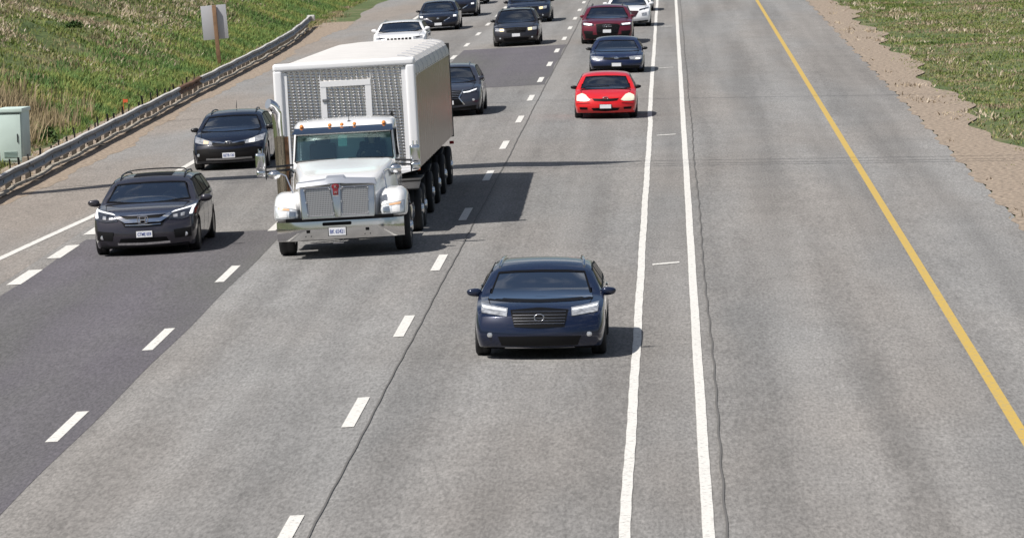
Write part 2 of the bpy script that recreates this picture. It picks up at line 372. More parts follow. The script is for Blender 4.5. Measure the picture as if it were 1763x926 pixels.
class Draper:
    def __init__(s, bvh, root): s.b = bvh; s.root = root
    def hit(s, d, u, v):
        if d == 'front': o, r = Vector((u, -3, v)), Vector((0, 1, 0))
        elif d == 'back': o, r = Vector((u, 12, v)), Vector((0, -1, 0))
        elif d == 'top': o, r = Vector((u, v, 5)), Vector((0, 0, -1))
        elif d == 'right': o, r = Vector((4, u, v)), Vector((-1, 0, 0))
        else: o, r = Vector((-4, u, v)), Vector((1, 0, 0))
        p, n, _, _ = s.b.ray_cast(o, r)
        if p is None:
            q = o+r*3.2; p, n, _, _ = s.b.find_nearest(q)
        if n.dot(r) > 0: n = -n
        return p, n
    def patch(s, name, top, bot, m, d='front', off=.006, nu=14, nv=5, skirt=.012, mirror=False, parent=None, label=None):
        A, B = resample(top, nu), resample(bot, nu)
        V, F, Nn = [], [], []
        for j in range(nv):
            for i in range(nu):
                t = j/(nv-1); u = A[i][0]*(1-t)+B[i][0]*t; v = A[i][1]*(1-t)+B[i][1]*t
                if mirror: u = -u
                p, n = s.hit(d, u, v); V.append(p+n*off); Nn.append(n)
        for j in range(nv-1):
            for i in range(nu-1): F.append((j*nu+i, j*nu+i+1, (j+1)*nu+i+1, (j+1)*nu+i))
        per = [i for i in range(nu)] + [j*nu+nu-1 for j in range(1, nv)] + [(nv-1)*nu+i for i in range(nu-2, -1, -1)] + [j*nu for j in range(nv-2, 0, -1)]
        o = len(V); V += [V[i]-Nn[i]*(off+skirt) for i in per]; n = len(per)
        for i in range(n): F.append((per[i], per[(i+1) % n], o+(i+1) % n, o+i))
        bm = bmesh.new(); vv = [bm.verts.new(p) for p in V]
        for f in F:
            try: bm.faces.new([vv[i] for i in f])
            except ValueError: pass
        ob = bm_obj(name, bm, m, parent or s.root, True, 50)
        if label: ob['label'] = label
        return ob
    def pair(s, name, top, bot, m, **k):
        a = s.patch(name, top, bot, m, **k)
        if k.get('d') in ('right',):
            k2 = dict(k); k2['d'] = 'left'; return a, s.patch(name, top, bot, m, **k2)
        return a, s.patch(name, top, bot, m, mirror=True, **k)

def text_obj(body, size, m, parent, loc, rot, name='lettering', ext=.0015, font_w=None):
    cu = bpy.data.curves.new(name, 'FONT'); cu.body = body; cu.size = size; cu.extrude = ext; cu.align_x = 'CENTER'; cu.align_y = 'CENTER'; cu.offset = .0008
    o = bpy.data.objects.new(name, cu); link(o); bpy.context.view_layer.update()
    dg = bpy.context.evaluated_depsgraph_get(); me = bpy.data.meshes.new_from_object(o.evaluated_get(dg)); bpy.data.objects.remove(o); me.materials.clear(); me.materials.append(m)
    q = link(bpy.data.objects.new(name, me), parent); q.location = loc; q.rotation_euler = rot
    if font_w:
        w = max(v.co.x for v in me.vertices)-min(v.co.x for v in me.vertices); q.scale = (font_w/w, 1, 1)
    return q
def plate(root, x, y, z, w, h, text=None, tilt_=0):
    bm = bmesh.new(); add_box(bm, (0, 0, 0), (w+.03, .012, h+.02), .004)
    fr = bm_obj('plate_holder', bm, M_black, root); fr.location = (x, y+.006, z); fr.rotation_euler = (tilt_, 0, 0)
    bm = bmesh.new(); add_box(bm, (0, 0, 0), (w, .008, h), .003)
    o = bm_obj('licence_plate', bm, M_plate, root); o.location = (x, y-.008, z); o.rotation_euler = (tilt_, 0, 0)
    if text: text_obj(text, h*.72, M_ink, o, (0, -.006, -.002), (R(90), 0, 0), font_w=w*.84)
    return o
def mirror_part(root, x, y, z, w, h, m, side):
    bm = bmesh.new()
    bmesh.ops.create_uvsphere(bm, u_segments=16, v_segments=10, radius=1)
    for v in bm.verts:
        n = (abs(v.co.x)**3+abs(v.co.y)**3+abs(v.co.z)**3)**(1/3); c = v.co/n
        v.co = Vector((c.x*w/2+side*(c.z*.01), (c.y if c.y < 0 else c.y*.55)*.07, c.z*h/2 * (1-.18*side*c.x)))
    add_tube(bm, [(-side*w*.38, .01, -h*.2), (-side*(w*.5+.07), .04, -h*.45)], [.032, .028], 8)
    o = bm_obj('mirror', bm, m, root, True, 60); o.location = (side*x, y, z)
    return o
def person_mesh():
    """seated figure, one continuous skinned body: pelvis at origin, facing -Y"""
    P = {'pelvis': (0, 0, 0, .13), 'waist': (0, .03, .17, .125), 'chest': (0, .05, .36, .15), 'neck0': (0, .04, .48, .07), 'neck': (0, .02, .55, .052), 'head': (0, 0, .65, .088), 'crown': (0, .005, .74, .075)}
    E = [('pelvis', 'waist'), ('waist', 'chest'), ('chest', 'neck0'), ('neck0', 'neck'), ('neck', 'head'), ('head', 'crown')]
    for s, n in ((-1, 'l'), (1, 'r')):
        P.update({n+'sh': (s*.19, .04, .44, .062), n+'el': (s*.27, -.12, .24, .043), n+'wr': (s*.15, -.36, .33, .028), n+'ha': (s*.12, -.42, .36, .034),
                  n+'hip': (s*.1, -.04, -.02, .09), n+'kn': (s*.14, -.44, .06, .06), n+'an': (s*.13, -.66, -.3, .04), n+'to': (s*.13, -.82, -.34, .035)})
        E += [('chest', n+'sh'), (n+'sh', n+'el'), (n+'el', n+'wr'), (n+'wr', n+'ha'), ('pelvis', n+'hip'), (n+'hip', n+'kn'), (n+'kn', n+'an'), (n+'an', n+'to')]
    ks = list(P); me = bpy.data.meshes.new('skel'); me.from_pydata([P[k][:3] for k in ks], [(ks.index(a), ks.index(b)) for a, b in E], [])
    o = bpy.data.objects.new('skel', me); link(o)
    o.modifiers.new('s', 'SKIN'); 
    for i, k in enumerate(ks): me.skin_vertices[0].data[i].radius = (P[k][3], P[k][3]*.9); me.skin_vertices[0].data[i].use_root = (k == 'pelvis')
    o.modifiers.new('u', 'SUBSURF').levels = 2
    dg = bpy.context.evaluated_depsgraph_get(); out = bpy.data.meshes.new_from_object(o.evaluated_get(dg)); bpy.data.objects.remove(o)
    out.materials.clear()
    for m in (mat('shirt_cloth', (.16, .17, .2), .85), mat('skin_tone', (.42, .25, .18), .55), mat('trouser_cloth', (.03, .035, .05), .85)): out.materials.append(m)
    for p in out.polygons:
        c = p.center; p.use_smooth = True
        p.material_index = 1 if (c.z > .52 or (c.y < -.24 and c.z > .2)) else (2 if c.z < .09 or c.y < -.3 else 0)
    return out
PERSON = person_mesh()
def hair_mesh():
    bm = bmesh.new(); bmesh.ops.create_uvsphere(bm, u_segments=16, v_segments=10, radius=1)
    for v in bm.verts: v.co = Vector((v.co.x*.098, v.co.y*.11+.018, v.co.z*.095+.715))
    bmesh.ops.delete(bm, geom=[v for v in bm.verts if v.co.z < .69 and v.co.y < .0], context='VERTS')
    me = bpy.data.meshes.new('hair'); bm.to_mesh(me); bm.free(); me.materials.append(mat('dark_hair', (.03, .022, .017), .7)); return me
HAIR = hair_mesh()
def person(M_, label, group=None, s=(1, 1, .8), shirt=None):
    me = PERSON
    if shirt: me = PERSON.copy(); me.materials[0] = shirt
    o = bpy.data.objects.new('person', me); link(o); tag(o, label, 'person', group); o.matrix_world = M_ @ Matrix.Diagonal((*s, 1))
    link(bpy.data.objects.new('hair', HAIR), o); return o

SEATS = {}
def seat_me(m):
    if m.name in SEATS: return SEATS[m.name]
    bm = bmesh.new()
    add_box(bm, (0, -.05, .0), (.46, .5, .13), .04); add_box(bm, (0, .24, .26), (.46, .13, .5), .05, Matrix.Rotation(-.2, 3, 'X')); add_box(bm, (0, .31, .56), (.26, .08, .13), .03)
    bmesh.ops.recalc_face_normals(bm, faces=bm.faces)
    me = bpy.data.meshes.new('seat'); bm.to_mesh(me); bm.free(); me.materials.append(m); SEATS[m.name] = me; return me

def build_car(name, S, X, Y, label, cat, group, yaw=0):
    root = empty(name, (X, Y, gz(X)+.004), label, cat, group, (0, tilt(X)*-1 if False else -tilt(X)*-1, yaw))
    paint = S['paint']; Ls = S['L']
    v, f = hull(S)
    me = bpy.data.meshes.new('body'); me.from_pydata([tuple(p) for p in v], [], f)
    bm = bmesh.new(); bm.from_mesh(me); bmesh.ops.recalc_face_normals(bm, faces=bm.faces); bm.to_mesh(me); bm.free()
    me.materials.append(paint); me.materials.append(M_trim)
    for p in me.polygons: p.use_smooth = True
    o = bpy.data.objects.new('body', me); link(o); o.modifiers.new('s', 'SUBSURF').levels = 1
    # wheel housings
    wr = S['wr']; wx = S['W']/2-.12; ax = (S['ax0'], S['ax1'])
    bm = bmesh.new()
    for y in ax:
        for s in (-1, 1):
            add_lathe(bm, [(wr*1.13, s*(wx-.28)), (wr*1.13, s*(wx+.5))], c=(0, y, wr*1.02), n=36)
    bmesh.ops.recalc_face_normals(bm, faces=bm.faces)
    for q in bm.faces: q.material_index = 1
    cm = bpy.data.meshes.new('cut'); bm.to_mesh(cm); bm.free(); cm.materials.append(paint); cm.materials.append(M_trim)
    co = bpy.data.objects.new('cut', cm); link(co)
    b = o.modifiers.new('b', 'BOOLEAN'); b.operation = 'DIFFERENCE'; b.object = co; b.solver = 'EXACT'
    bpy.context.view_layer.update(); dg = bpy.context.evaluated_depsgraph_get()
    new = bpy.data.meshes.new_from_object(o.evaluated_get(dg)); bpy.data.objects.remove(o); bpy.data.objects.remove(co)
    bm = bmesh.new(); bm.from_mesh(new)
    for e in bm.edges:
        if len(e.link_faces) == 2 and e.calc_face_angle(0) > R(48): e.smooth = False
    bvh = BVHTree.FromBMesh(bm); D = Draper(bvh, root)
    # glazing outlines
    b0, b1 = S['ws0'], S['ws1']; zt, zb_ = S['wst'], S['wsb']; wt, wb = S['wswt'], S['wswb']
    wtop = [(-wt, zt-.02), (-wt*.6, zt-.002), (0, zt+.006), (wt*.6, zt-.002), (wt, zt-.02)]; wbot = [(-wb, zb_), (-wb*.6, zb_-.012), (0, zb_-.018), (wb*.6, zb_-.012), (wb, zb_)]
    def inw(x, z):
        if not zb_+.006 < z < zt-.02: return False
        t = (z-zb_)/(zt-zb_); return abs(x) < wb+(wt-wb)*t-.012
    sy0, sy1, sy2, sy3 = b0+.42, b1+.12, S['rg1'], S['rg0']; sz0, sz1 = S['beltz']+.04, S['H']-.105
    side_top = [(sy1, sz1-.02), (sy1+.3, sz1+.01), ((sy1+sy2)/2, sz1+.015), (sy2, sz1-.03)]; side_bot = [(sy0, sz0), (sy1, sz0), ((sy1+sy2)/2, sz0+.015), (sy3, sz0+.04)]
    def ins(y, z):
        if not sz0+.015 < z < sz1-.015: return False
        t = (z-sz0)/(sz1-sz0); return sy0+(sy1-sy0)*t+.02 < y < sy3+(sy2-sy3)*t-.02
    kill = []
    for q in bm.faces:
        c = q.calc_center_median(); n = q.normal
        if n.y < -.2 and n.z > .2 and inw(c.x, c.z) and b0-.3 < c.y < b1+.3: kill.append(q)
        elif abs(n.x) > .6 and ins(c.y, c.z): kill.append(q)
    bmesh.ops.delete(bm, geom=kill, context='FACES')
    bm.to_mesh(new); bm.free(); new.name = 'body'
    bo = link(bpy.data.objects.new('body', new), root)
    gm = S.get('glass', M_glass)
    # frit border ring then glass
    def ring(nm, top, bot, d, wd):
        A = resample(top, 25); B = resample(bot, 25); hh = abs(sum(p[1] for p in A)-sum(p[1] for p in B))/25; ww = abs(A[-1][0]-A[0][0])+abs(B[-1][0]-B[0][0])
        mt, ms = wd/hh, wd*2/ww
        def P(s_, t_):
            u = s_*24; i0 = min(23, int(u)); f_ = u-i0
            a_ = [A[i0][k]*(1-f_)+A[i0+1][k]*f_ for k in (0, 1)]; b_ = [B[i0][k]*(1-f_)+B[i0+1][k]*f_ for k in (0, 1)]
            return a_[0]*(1-t_)+b_[0]*t_, a_[1]*(1-t_)+b_[1]*t_
        st_ = [(i/24, 0) for i in range(24)] + [(1, i/8) for i in range(8)] + [(1-i/24, 1) for i in range(24)] + [(0, 1-i/8) for i in range(8)]
        loop, V, F = st_, [], []
        for s_, t_ in st_:
            o_ = P(s_, t_); i_ = P(min(1-ms, max(ms, s_)), min(1-mt, max(mt, t_)))
            for (a, c_), of in ((o_, .001), (o_, .007), (i_, .007)):
                p, n = D.hit(d, a, c_); V.append(p+n*of)
        n = len(loop)
        for i in range(n):
            j = (i+1) % n
            F += [(3*i, 3*j, 3*j+1, 3*i+1), (3*i+1, 3*j+1, 3*j+2, 3*i+2)]
        return mesh_obj(nm, V, F, M_trim, root)
    D.patch('windscreen', wtop, wbot, gm, off=.0035, nu=14, nv=6, skirt=.0)
    ring('windscreen_seal', wtop, wbot, 'front', .026)
    for d in ('right', 'left'):
        D.patch('side_window', side_top, side_bot, M_gdark, d=d, off=.0035, nu=14, nv=4, skirt=0)
        ring('window_trim', side_top, side_bot, d, .028)
        for yp in (b1+.72, b1+1.55):
            if yp < sy2-.2: D.patch('door_pillar', [(yp-.05, sz1), (yp+.05, sz1)], [(yp-.05, sz0), (yp+.05, sz0)], M_trim, d=d, off=.006, nu=2, nv=4, skirt=.004)
        # door shut lines and handles
        for yp in (b1-.02, b1+.82, b1+1.62):
            D.patch('door_gap', [(yp-.008, sz0-.05), (yp+.008, sz0-.05)], [(yp-.03, .28), (yp-.014, .28)], M_trim, d=d, off=.0015, nu=2, nv=8, skirt=0)
        for yp in (b1+.68, b1+1.48):
            D.patch('door_handle', [(yp-.1, sz0-.07), (yp+.08, sz0-.07)], [(yp-.1, sz0-.1), (yp+.08, sz0-.1)], S.get('handle', paint), d=d, off=.02, nu=5, nv=3)
    D.patch('rear_window', [(-wt*.9, S['H']-.1), (wt*.9, S['H']-.1)], [(-wb*.85, S['H']-.3), (wb*.85, S['H']-.3)], M_trim, d='back', off=.004, nu=8, nv=4)
    # bonnet shut line
    for s in (-1, 1):
        p0, p1 = S['W']/2*.72, S['W']/2*.80
        D.patch('bonnet_gap', [(s*p0-.006, .28), (s*p0+.006, .28)], [(s*p1-.006, b0-.08), (s*p1+.006, b0-.08)], M_trim, d='top', off=.0015, nu=2, nv=10, skirt=0)
    D.patch('wiper_cowl', [(-wb, b0-.13), (0, b0-.17), (wb, b0-.13)], [(-wb*.97, b0-.02), (0, b0-.03), (wb*.97, b0-.02)], M_trim, d='top', off=.004, nu=14, nv=3)
    # cabin
    bm = bmesh.new(); hw = S['W']/2*.84
    add_box(bm, (0, b1+.35, S['beltz']*.42), (hw*2, 2.4, .05)); add_box(bm, (0, b0+.42, S['beltz']-.075), (hw*1.9, .55, .12), .04)
    add_box(bm, (0, S['rg1']-.1, S['beltz']-.12), (hw*1.9, .06, .4))
    add_lathe(bm, [(.155, 0), (.165, .012), (.155, .024), (.145, .012)], 'Y', (.36, b0+.74, S['beltz']+.0), 24, True)
    bm_obj('dashboard', bm, M_int, root)
    sm = S.get('seat', M_seat)
    for sx in (-.36, .36):
        for sy in (b1+.35, b1+1.2):
            s_ = link(bpy.data.objects.new('seat', seat_me(sm)), root); s_.location = (sx, sy, S['beltz']-.26); s_.scale = (.95, 1, S.get('seath', .72))
    bm = bmesh.new(); add_box(bm, (0, 0, 0), (.22, .03, .055), .012); rm = bm_obj('rear_view_mirror', bm, M_black, root); rm.location = (0, b1-.12, zt-.09)
    # wheels
    for y in ax:
        for s in (-1, 1): wheel(root, s*(S['W']/2-.115), y, wr, .22, S.get('rim', M_rim), s)
    # mirrors
    mx_, mz, mw, mh = S['mir']; my = b0+.35
    for s in (-1, 1): mirror_part(root, mx_-mw/2, my, mz, mw, mh, S.get('mirm', paint), s)
    # underside valance
    bm = bmesh.new(); add_box(bm, (0, Ls/2, .17), (S['W']*.8, Ls-.6, .05)); bm_obj('underbody', bm, M_trim, root)
    if S.get('rails'):
        rh, rx0, rx1 = S['rails'][:3]; mrl = S['rails'][3]
        for s in (-1, 1):
            bm = bmesh.new(); pts = []
            for t in np.linspace(0, 1, 9):
                y = b1+.2+t*(S['rg1']-b1-.15); p, n = D.hit('top', s*(rx0+(rx1-rx0)*t), y)
                pts.append(p+Vector((0, 0, rh*min(1, min(t, 1-t)*7)+.005)))
            add_tube(bm, pts, [S.get('rr', .018)*.7]+[S.get('rr', .018)]*7+[S.get('rr', .018)*.7], 8); bm_obj('roof_rail', bm, mrl, root, True, 60)
    fr = [D.hit('front', 0, S['pz'])[0].y]
    if not S.get('noplate'): plate(root, S.get('px', 0), fr[0]-.012, S['pz'], S.get('pw', .31), S.get('ph', .115), S.get('ptext'))
    S['detail'](D, root, S)
    return root, D

def paint(name, col, metal=.25, rough=.32): return mat(name, col, rough, metal*.6, 1, spec=.25)
M_grille = mat('grille_mesh', (.004, .004, .005), .55, spec=.15)
def slats(D, root, x0, x1, z0, z1, n, m, h=.012, name='grille_bar'):
    for k in range(n):
        z = z0+(z1-z0)*(k+.5)/n
        D.patch(name, [(-x0-(x1-x0)*(k+.5)/n, z+h/2), (0, z+h/2+.004), (x0+(x1-x0)*(k+.5)/n, z+h/2)], [(-x0-(x1-x0)*(k+.5)/n, z-h/2), (0, z-h/2+.004), (x0+(x1-x0)*(k+.5)/n, z-h/2)], m, off=.018, nu=10, nv=2)
def disc(D, root, name, x, z, r, m, off=.01, rz=None):
    p, n = D.hit('front', x, z); bm = bmesh.new(); add_lathe(bm, [(r, .0), (r, -off), (r*.85, -off-.004)], 'Y', (0, 0, 0), 20)
    if rz:
        for v in bm.verts: v.co.z *= rz
    o = bm_obj(name, bm, m, root, True, 40); o.location = p; return o
def ringpart(root, name, x, y, z, rx, rz, t, m, parent=None):
    bm = bmesh.new(); pts = [(x+math.cos(a)*rx, y, z+math.sin(a)*rz) for a in np.linspace(0, 2*math.pi, 21)]
    add_tube(bm, pts, t, 6, False); return bm_obj(name, bm, m, root, True, 60)
def foglamp(D, root, x, z, r, lit=False):
    for s in (-1, 1):
        disc(D, root, 'fog_lamp', s*x, z, r, M_lens if not lit else M_lit, .012, .9)

M_H = paint('dark_graphite_paint', (.034, .031, .041), .45, .3)
def d_honda(D, root, S):
    D.patch('lower_bumper', [(-.86, .44), (-.6, .40), (0, .36), (.6, .40), (.86, .44)], [(-.84, .16), (0, .12), (.84, .16)], M_H, off=.012, nu=18)
    D.patch('lower_intake', [(-.44, .345), (0, .345), (.44, .345)], [(-.5, .235), (0, .235), (.5, .235)], M_grille, off=.018)
    D.patch('skid_trim', [(-.5, .275), (0, .262), (.5, .275)], [(-.5, .235), (0, .222), (.5, .235)], M_chrome, off=.034)
    D.patch('chin', [(-.86, .2), (0, .19), (.86, .2)], [(-.84, .12), (0, .1), (.84, .12)], M_blackpl, off=.02, nu=18)
    for s in (False, True):
        D.patch('fog_pocket', [(.58, .47), (.9, .50)], [(.6, .31), (.9, .33)], M_blackpl, off=.016, mirror=s)
    foglamp(D, root, .80, .375, .048)
    D.patch('grille', [(-.5, .775), (0, .79), (.5, .775)], [(-.36, .565), (0, .55), (.36, .565)], M_grille, off=.01, nu=16)
    D.patch('grille_top_bar', [(-.62, .815), (0, .815), (.62, .815)], [(-.5, .765), (0, .755), (.5, .765)], mat('satin_chrome', (.50, .52, .58), .2, 1), off=.022, nu=16)
    for s in (False, True):
        D.patch('grille_chrome_bar', [(.06, .70), (.32, .70), (.50, .78)], [(.06, .635), (.34, .632), (.56, .755)], M_chrome, off=.03, mirror=s)
    D.patch('lower_grille_bar', [(-.34, .60), (0, .59), (.34, .60)], [(-.34, .588), (0, .578), (.34, .588)], M_chrome, off=.02)
    for s in (False, True):
        D.patch('headlight', [(.46, .775), (.75, .83), (.96, .875)], [(.5, .67), (.75, .655), (.95, .71)], M_lensdark, off=.012, mirror=s)
        D.patch('running_light', [(.52, .795), (.8, .845), (.965, .88)], [(.55, .78), (.8, .828), (.955, .858)], M_drl, off=.018, mirror=s)
        D.patch('running_light', [(.915, .855), (.965, .87)], [(.875, .735), (.925, .735)], M_drl, off=.018, nu=5, mirror=s)
        D.patch('reflector', [(.58, .745), (.66, .75)], [(.58, .70), (.66, .70)], M_lens, off=.016, nu=5, mirror=s)
        D.patch('reflector', [(.72, .76), (.79, .77)], [(.72, .71), (.79, .715)], M_lens, off=.016, nu=5, mirror=s)
        D.patch('side_marker', [(.965, .84), (.985, .84)], [(.955, .74), (.98, .74)], mat('red_marker', (.25, .02, .01), .3), off=.01, nu=4, mirror=s)
    y = D.hit('front', 0, .68)[0].y-.045
    bm = bmesh.new(); z0 = .685
    pts = [(.085, .065), (.095, .0), (.075, -.06), (0, -.07), (-.075, -.06), (-.095, 0), (-.085, .065), (0, .072), (.085, .065)]
    add_tube(bm, [(a*1.1, y, z0+b) for a, b in pts], .011, 6, False)
    add_tube(bm, [(-.058, y, z0+.058), (-.042, y, z0), (-.052, y, z0-.058)], .013, 6); add_tube(bm, [(.058, y, z0+.058), (.042, y, z0), (.052, y, z0-.058)], .013, 6); add_tube(bm, [(-.04, y, z0), (.04, y, z0)], .014, 6)
    bm_obj('emblem', bm, M_chrome, root, True, 60)
    D.patch('sunroof', [(-.38, 2.35), (.38, 2.35)], [(-.38, 2.95), (.38, 2.95)], M_trim, d='top', off=.004)
    for yy in (3.0,):
        bm = bmesh.new(); add_tube(bm, [(-.61, yy, 1.43), (-.57, yy, 1.468), (-.3, yy, 1.485), (0, yy, 1.49), (.3, yy, 1.485), (.57, yy, 1.468), (.61, yy, 1.43)], .013, 8); bm_obj('roof_crossbar', bm, M_black, root, True, 60)

def d_rav(D, root, S):
    gl = mat('black_cladding', (.007, .006, .006), .55, spec=.2)
    D.patch('lower_bumper', [(-.9, .50), (-.6, .54), (0, .50), (.6, .54), (.9, .50)], [(-.86, .17), (0, .13), (.86, .17)], gl, off=.012, nu=18)
    D.patch('upper_grille', [(-.42, .66), (0, .64), (.42, .66)], [(-.36, .60), (0, .575), (.36, .60)], M_grille, off=.008)
    D.patch('lower_grille', [(-.55, .53), (0, .50), (.55, .53)], [(-.5, .45), (0, .43), (.5, .45)], M_trim, off=.016)
    D.patch('skid_trim', [(-.56, .305), (0, .30), (.56, .305)], [(-.56, .27), (0, .262), (.56, .27)], mat('silver_trim', (.33, .33, .34), .35, .8), off=.03)
    for s in (False, True):
        D.patch('headlight', [(.40, .69), (.62, .755), (.86, .82)], [(.41, .625), (.62, .635), (.84, .68)], M_lens, off=.01, mirror=s)
        D.patch('inner_lamp', [(.5, .70), (.63, .73)], [(.5, .645), (.63, .65)], M_lit if s is False else mat('warm_reflector', (.8, .6, .42), .3), off=.014, nu=6, mirror=s)
        D.patch('grille_wing', [(.1, .665), (.42, .70)], [(.1, .64), (.42, .672)], M_chrome, off=.018, mirror=s)
    foglamp(D, root, .75, .385, .045)
    y = D.hit('front', 0, .66)[0].y-.02
    ringpart(root, 'emblem', 0, y, .655, .095, .055, .01, M_chrome); ringpart(root, 'emblem', 0, y-.003, .665, .05, .026, .008, M_chrome); ringpart(root, 'emblem', 0, y-.002, .655, .03, .052, .008, M_chrome)
    bm = bmesh.new(); add_tube(bm, [(0, 2.9, 1.38), (0, 3.05, 1.56)], [.012, .004], 6); bm_obj('antenna', bm, M_black, root)

def d_yaris(D, root, S):
    for s in (False, True):
        D.patch('headlight', [(.44, .545), (.55, .655), (.66, .69), (.79, .63)], [(.42, .52), (.5, .49), (.68, .485), (.79, .50)], mat('hazed_lens', (.85, .80, .64), .25, coat=.6), off=.012, nv=6, mirror=s)
        D.patch('fog_slot', [(.5, .325), (.72, .33)], [(.5, .265), (.7, .265)], M_trim, off=.008, mirror=s)
        D.patch('bumper_crease', [(.44, .455), (.8, .43)], [(.44, .447), (.8, .42)], S['paint'], off=.02, mirror=s)
    D.patch('grille', [(-.37, .565), (0, .55), (.37, .565)], [(-.31, .50), (0, .48), (.31, .50)], M_grille, off=.008)
    D.patch('lower_intake', [(-.39, .305), (0, .32), (.39, .305)], [(-.34, .235), (0, .215), (.34, .235)], M_grille, off=.008)
    D.patch('wiper', [(-.62, .835), (.1, .86)], [(-.62, .825), (.1, .85)], M_black, off=.02, nv=2)
    ringpart(root, 'emblem', 0, D.hit('front', 0, .57)[0].y-.012, .572, .075, .033, .01, M_chrome)
    disc(D, root, 'emblem_core', 0, .572, .055, mat('dull_red', (.45, .08, .08), .3), .01, .45)

def d_vw(D, root, S):
    D.patch('grille', [(-.42, .52), (0, .51), (.42, .52)], [(-.42, .455), (0, .445), (.42, .455)], M_grille, off=.008)
    D.patch('grille_bar', [(-.42, .525), (0, .515), (.42, .525)], [(-.42, .515), (0, .505), (.42, .515)], M_chrome, off=.014, nv=2)
    D.patch('lower_intake', [(-.78, .24), (0, .26), (.78, .24)], [(-.74, .14), (0, .13), (.74, .14)], M_blackpl, off=.008, nu=16)
    for s in (False, True):
        D.patch('headlight', [(.42, .535), (.6, .55), (.85, .56)], [(.46, .45), (.65, .43), (.82, .45)], M_lens, off=.01, mirror=s)
        D.patch('lit_bulb', [(.64, .49), (.78, .49)], [(.64, .445), (.78, .45)], M_lit, off=.014, nu=6, mirror=s)
    disc(D, root, 'emblem', 0, .49, .075, M_chrome, .014, .85)
    bm = bmesh.new(); y = D.hit('front', 0, .49)[0].y-.034
    add_tube(bm, [(-.035, y, .545), (-.012, y, .50), (0, y, .525), (.012, y, .50), (.035, y, .545)], .006, 5); add_tube(bm, [(-.055, y, .51), (-.025, y, .44), (0, y, .49), (.025, y, .44), (.055, y, .51)], .006, 5); bm_obj('emblem_letters', bm, mat('emblem_blue', (.02, .04, .12), .3), root)

def d_audi(D, root, S):
    D.patch('grille', [(-.42, .77), (0, .79), (.42, .77), (.5, .70)], [(-.38, .36), (0, .34), (.38, .36), (.4, .38)], M_grille, off=.01, nv=8)
    D.patch('lower_bumper', [(-.95, .42), (-.5, .36), (0, .33), (.5, .36), (.95, .42)], [(-.9, .16), (0, .13), (.9, .16)], M_blackpl, off=.01, nu=18)
    D.patch('skid_trim', [(-.5, .2), (0, .195), (.5, .2)], [(-.5, .165), (0, .16), (.5, .165)], M_rim, off=.02)
    slats(D, root, .42, .40, .45, .74, 6, M_black, .01)
    for s in (False, True):
        D.patch('headlight', [(.5, .76), (.7, .80), (.93, .82)], [(.52, .70), (.7, .70), (.92, .72)], M_lensdark, off=.012, mirror=s)
        D.patch('lit_bulb', [(.56, .775), (.90, .80)], [(.58, .725), (.88, .74)], M_drl, off=.016, mirror=s)
        D.patch('side_intake', [(.55, .5), (.9, .52)], [(.55, .36), (.88, .4)], M_blackpl, off=.012, mirror=s)
    y = D.hit('front', 0, .70)[0].y-.03
    for k in range(4): ringpart(root, 'emblem_ring', (k-1.5)*.078, y-.002*k, .70, .05, .042, .008, M_chrome)

def d_mazda(D, root, S):
    D.patch('grille', [(-.45, .60), (0, .62), (.45, .60)], [(-.3, .40), (0, .36), (.3, .40)], M_grille, off=.01)
    D.patch('lower_bumper', [(-.84, .28), (0, .22), (.84, .28)], [(-.8, .13), (0, .1), (.8, .13)], M_blackpl, off=.01, nu=16)
    D.patch('chin_strip', [(-.5, .16), (.5, .16)], [(-.5, .14), (.5, .14)], M_rim, off=.02)
    for s in (False, True):
        D.patch('grille_wing', [(.25, .43), (.5, .56)], [(.27, .40), (.52, .53)], M_chrome, off=.016, mirror=s)
        D.patch('headlight', [(.5, .62), (.84, .65)], [(.52, .56), (.83, .57)], M_lensdark, off=.01, mirror=s)
        D.patch('lit_bulb', [(.66, .645), (.79, .65)], [(.66, .575), (.79, .58)], M_drl, off=.016, nu=6, mirror=s)
    disc(D, root, 'emblem', 0, .53, .055, M_chrome, .016, .85)

def d_dodge(D, root, S):
    D.patch('grille', [(-.42, .70), (0, .72), (.42, .70)], [(-.36, .54), (0, .52), (.36, .54)], M_grille, off=.01)
    D.patch('grille_surround', [(-.5, .745), (0, .765), (.5, .745)], [(-.5, .715), (0, .735), (.5, .715)], mat('satin_chrome', (.36, .38, .45), .22, 1), off=.014)
    bm = bmesh.new(); y = D.hit('front', 0, .62)[0].y-.016
    add_box(bm, (0, y, .62), (.03, .01, .17)); add_box(bm, (0, y, .62), (.72, .01, .022)); bm_obj('grille_cross', bm, M_darkrim, root)
    D.patch('lower_intake', [(-.5, .33), (0, .34), (.5, .33)], [(-.45, .2), (0, .19), (.45, .2)], M_grille, off=.01)
    D.patch('lower_bumper', [(-.84, .25), (0, .22), (.84, .25)], [(-.8, .13), (0, .1), (.8, .13)], M_blackpl, off=.008, nu=16)
    for s in (False, True):
        D.patch('headlight', [(.45, .69), (.8, .72)], [(.46, .58), (.8, .61)], M_lens, off=.01, mirror=s)
        D.patch('lit_bulb', [(.47, .68), (.62, .69)], [(.48, .59), (.62, .60)], mat('amber_lit_bulb', (.9, .7, .4), .2, emit=(1, .75, .35, .6)), off=.014, nu=6, mirror=s)
    foglamp(D, root, .62, .33, .035)

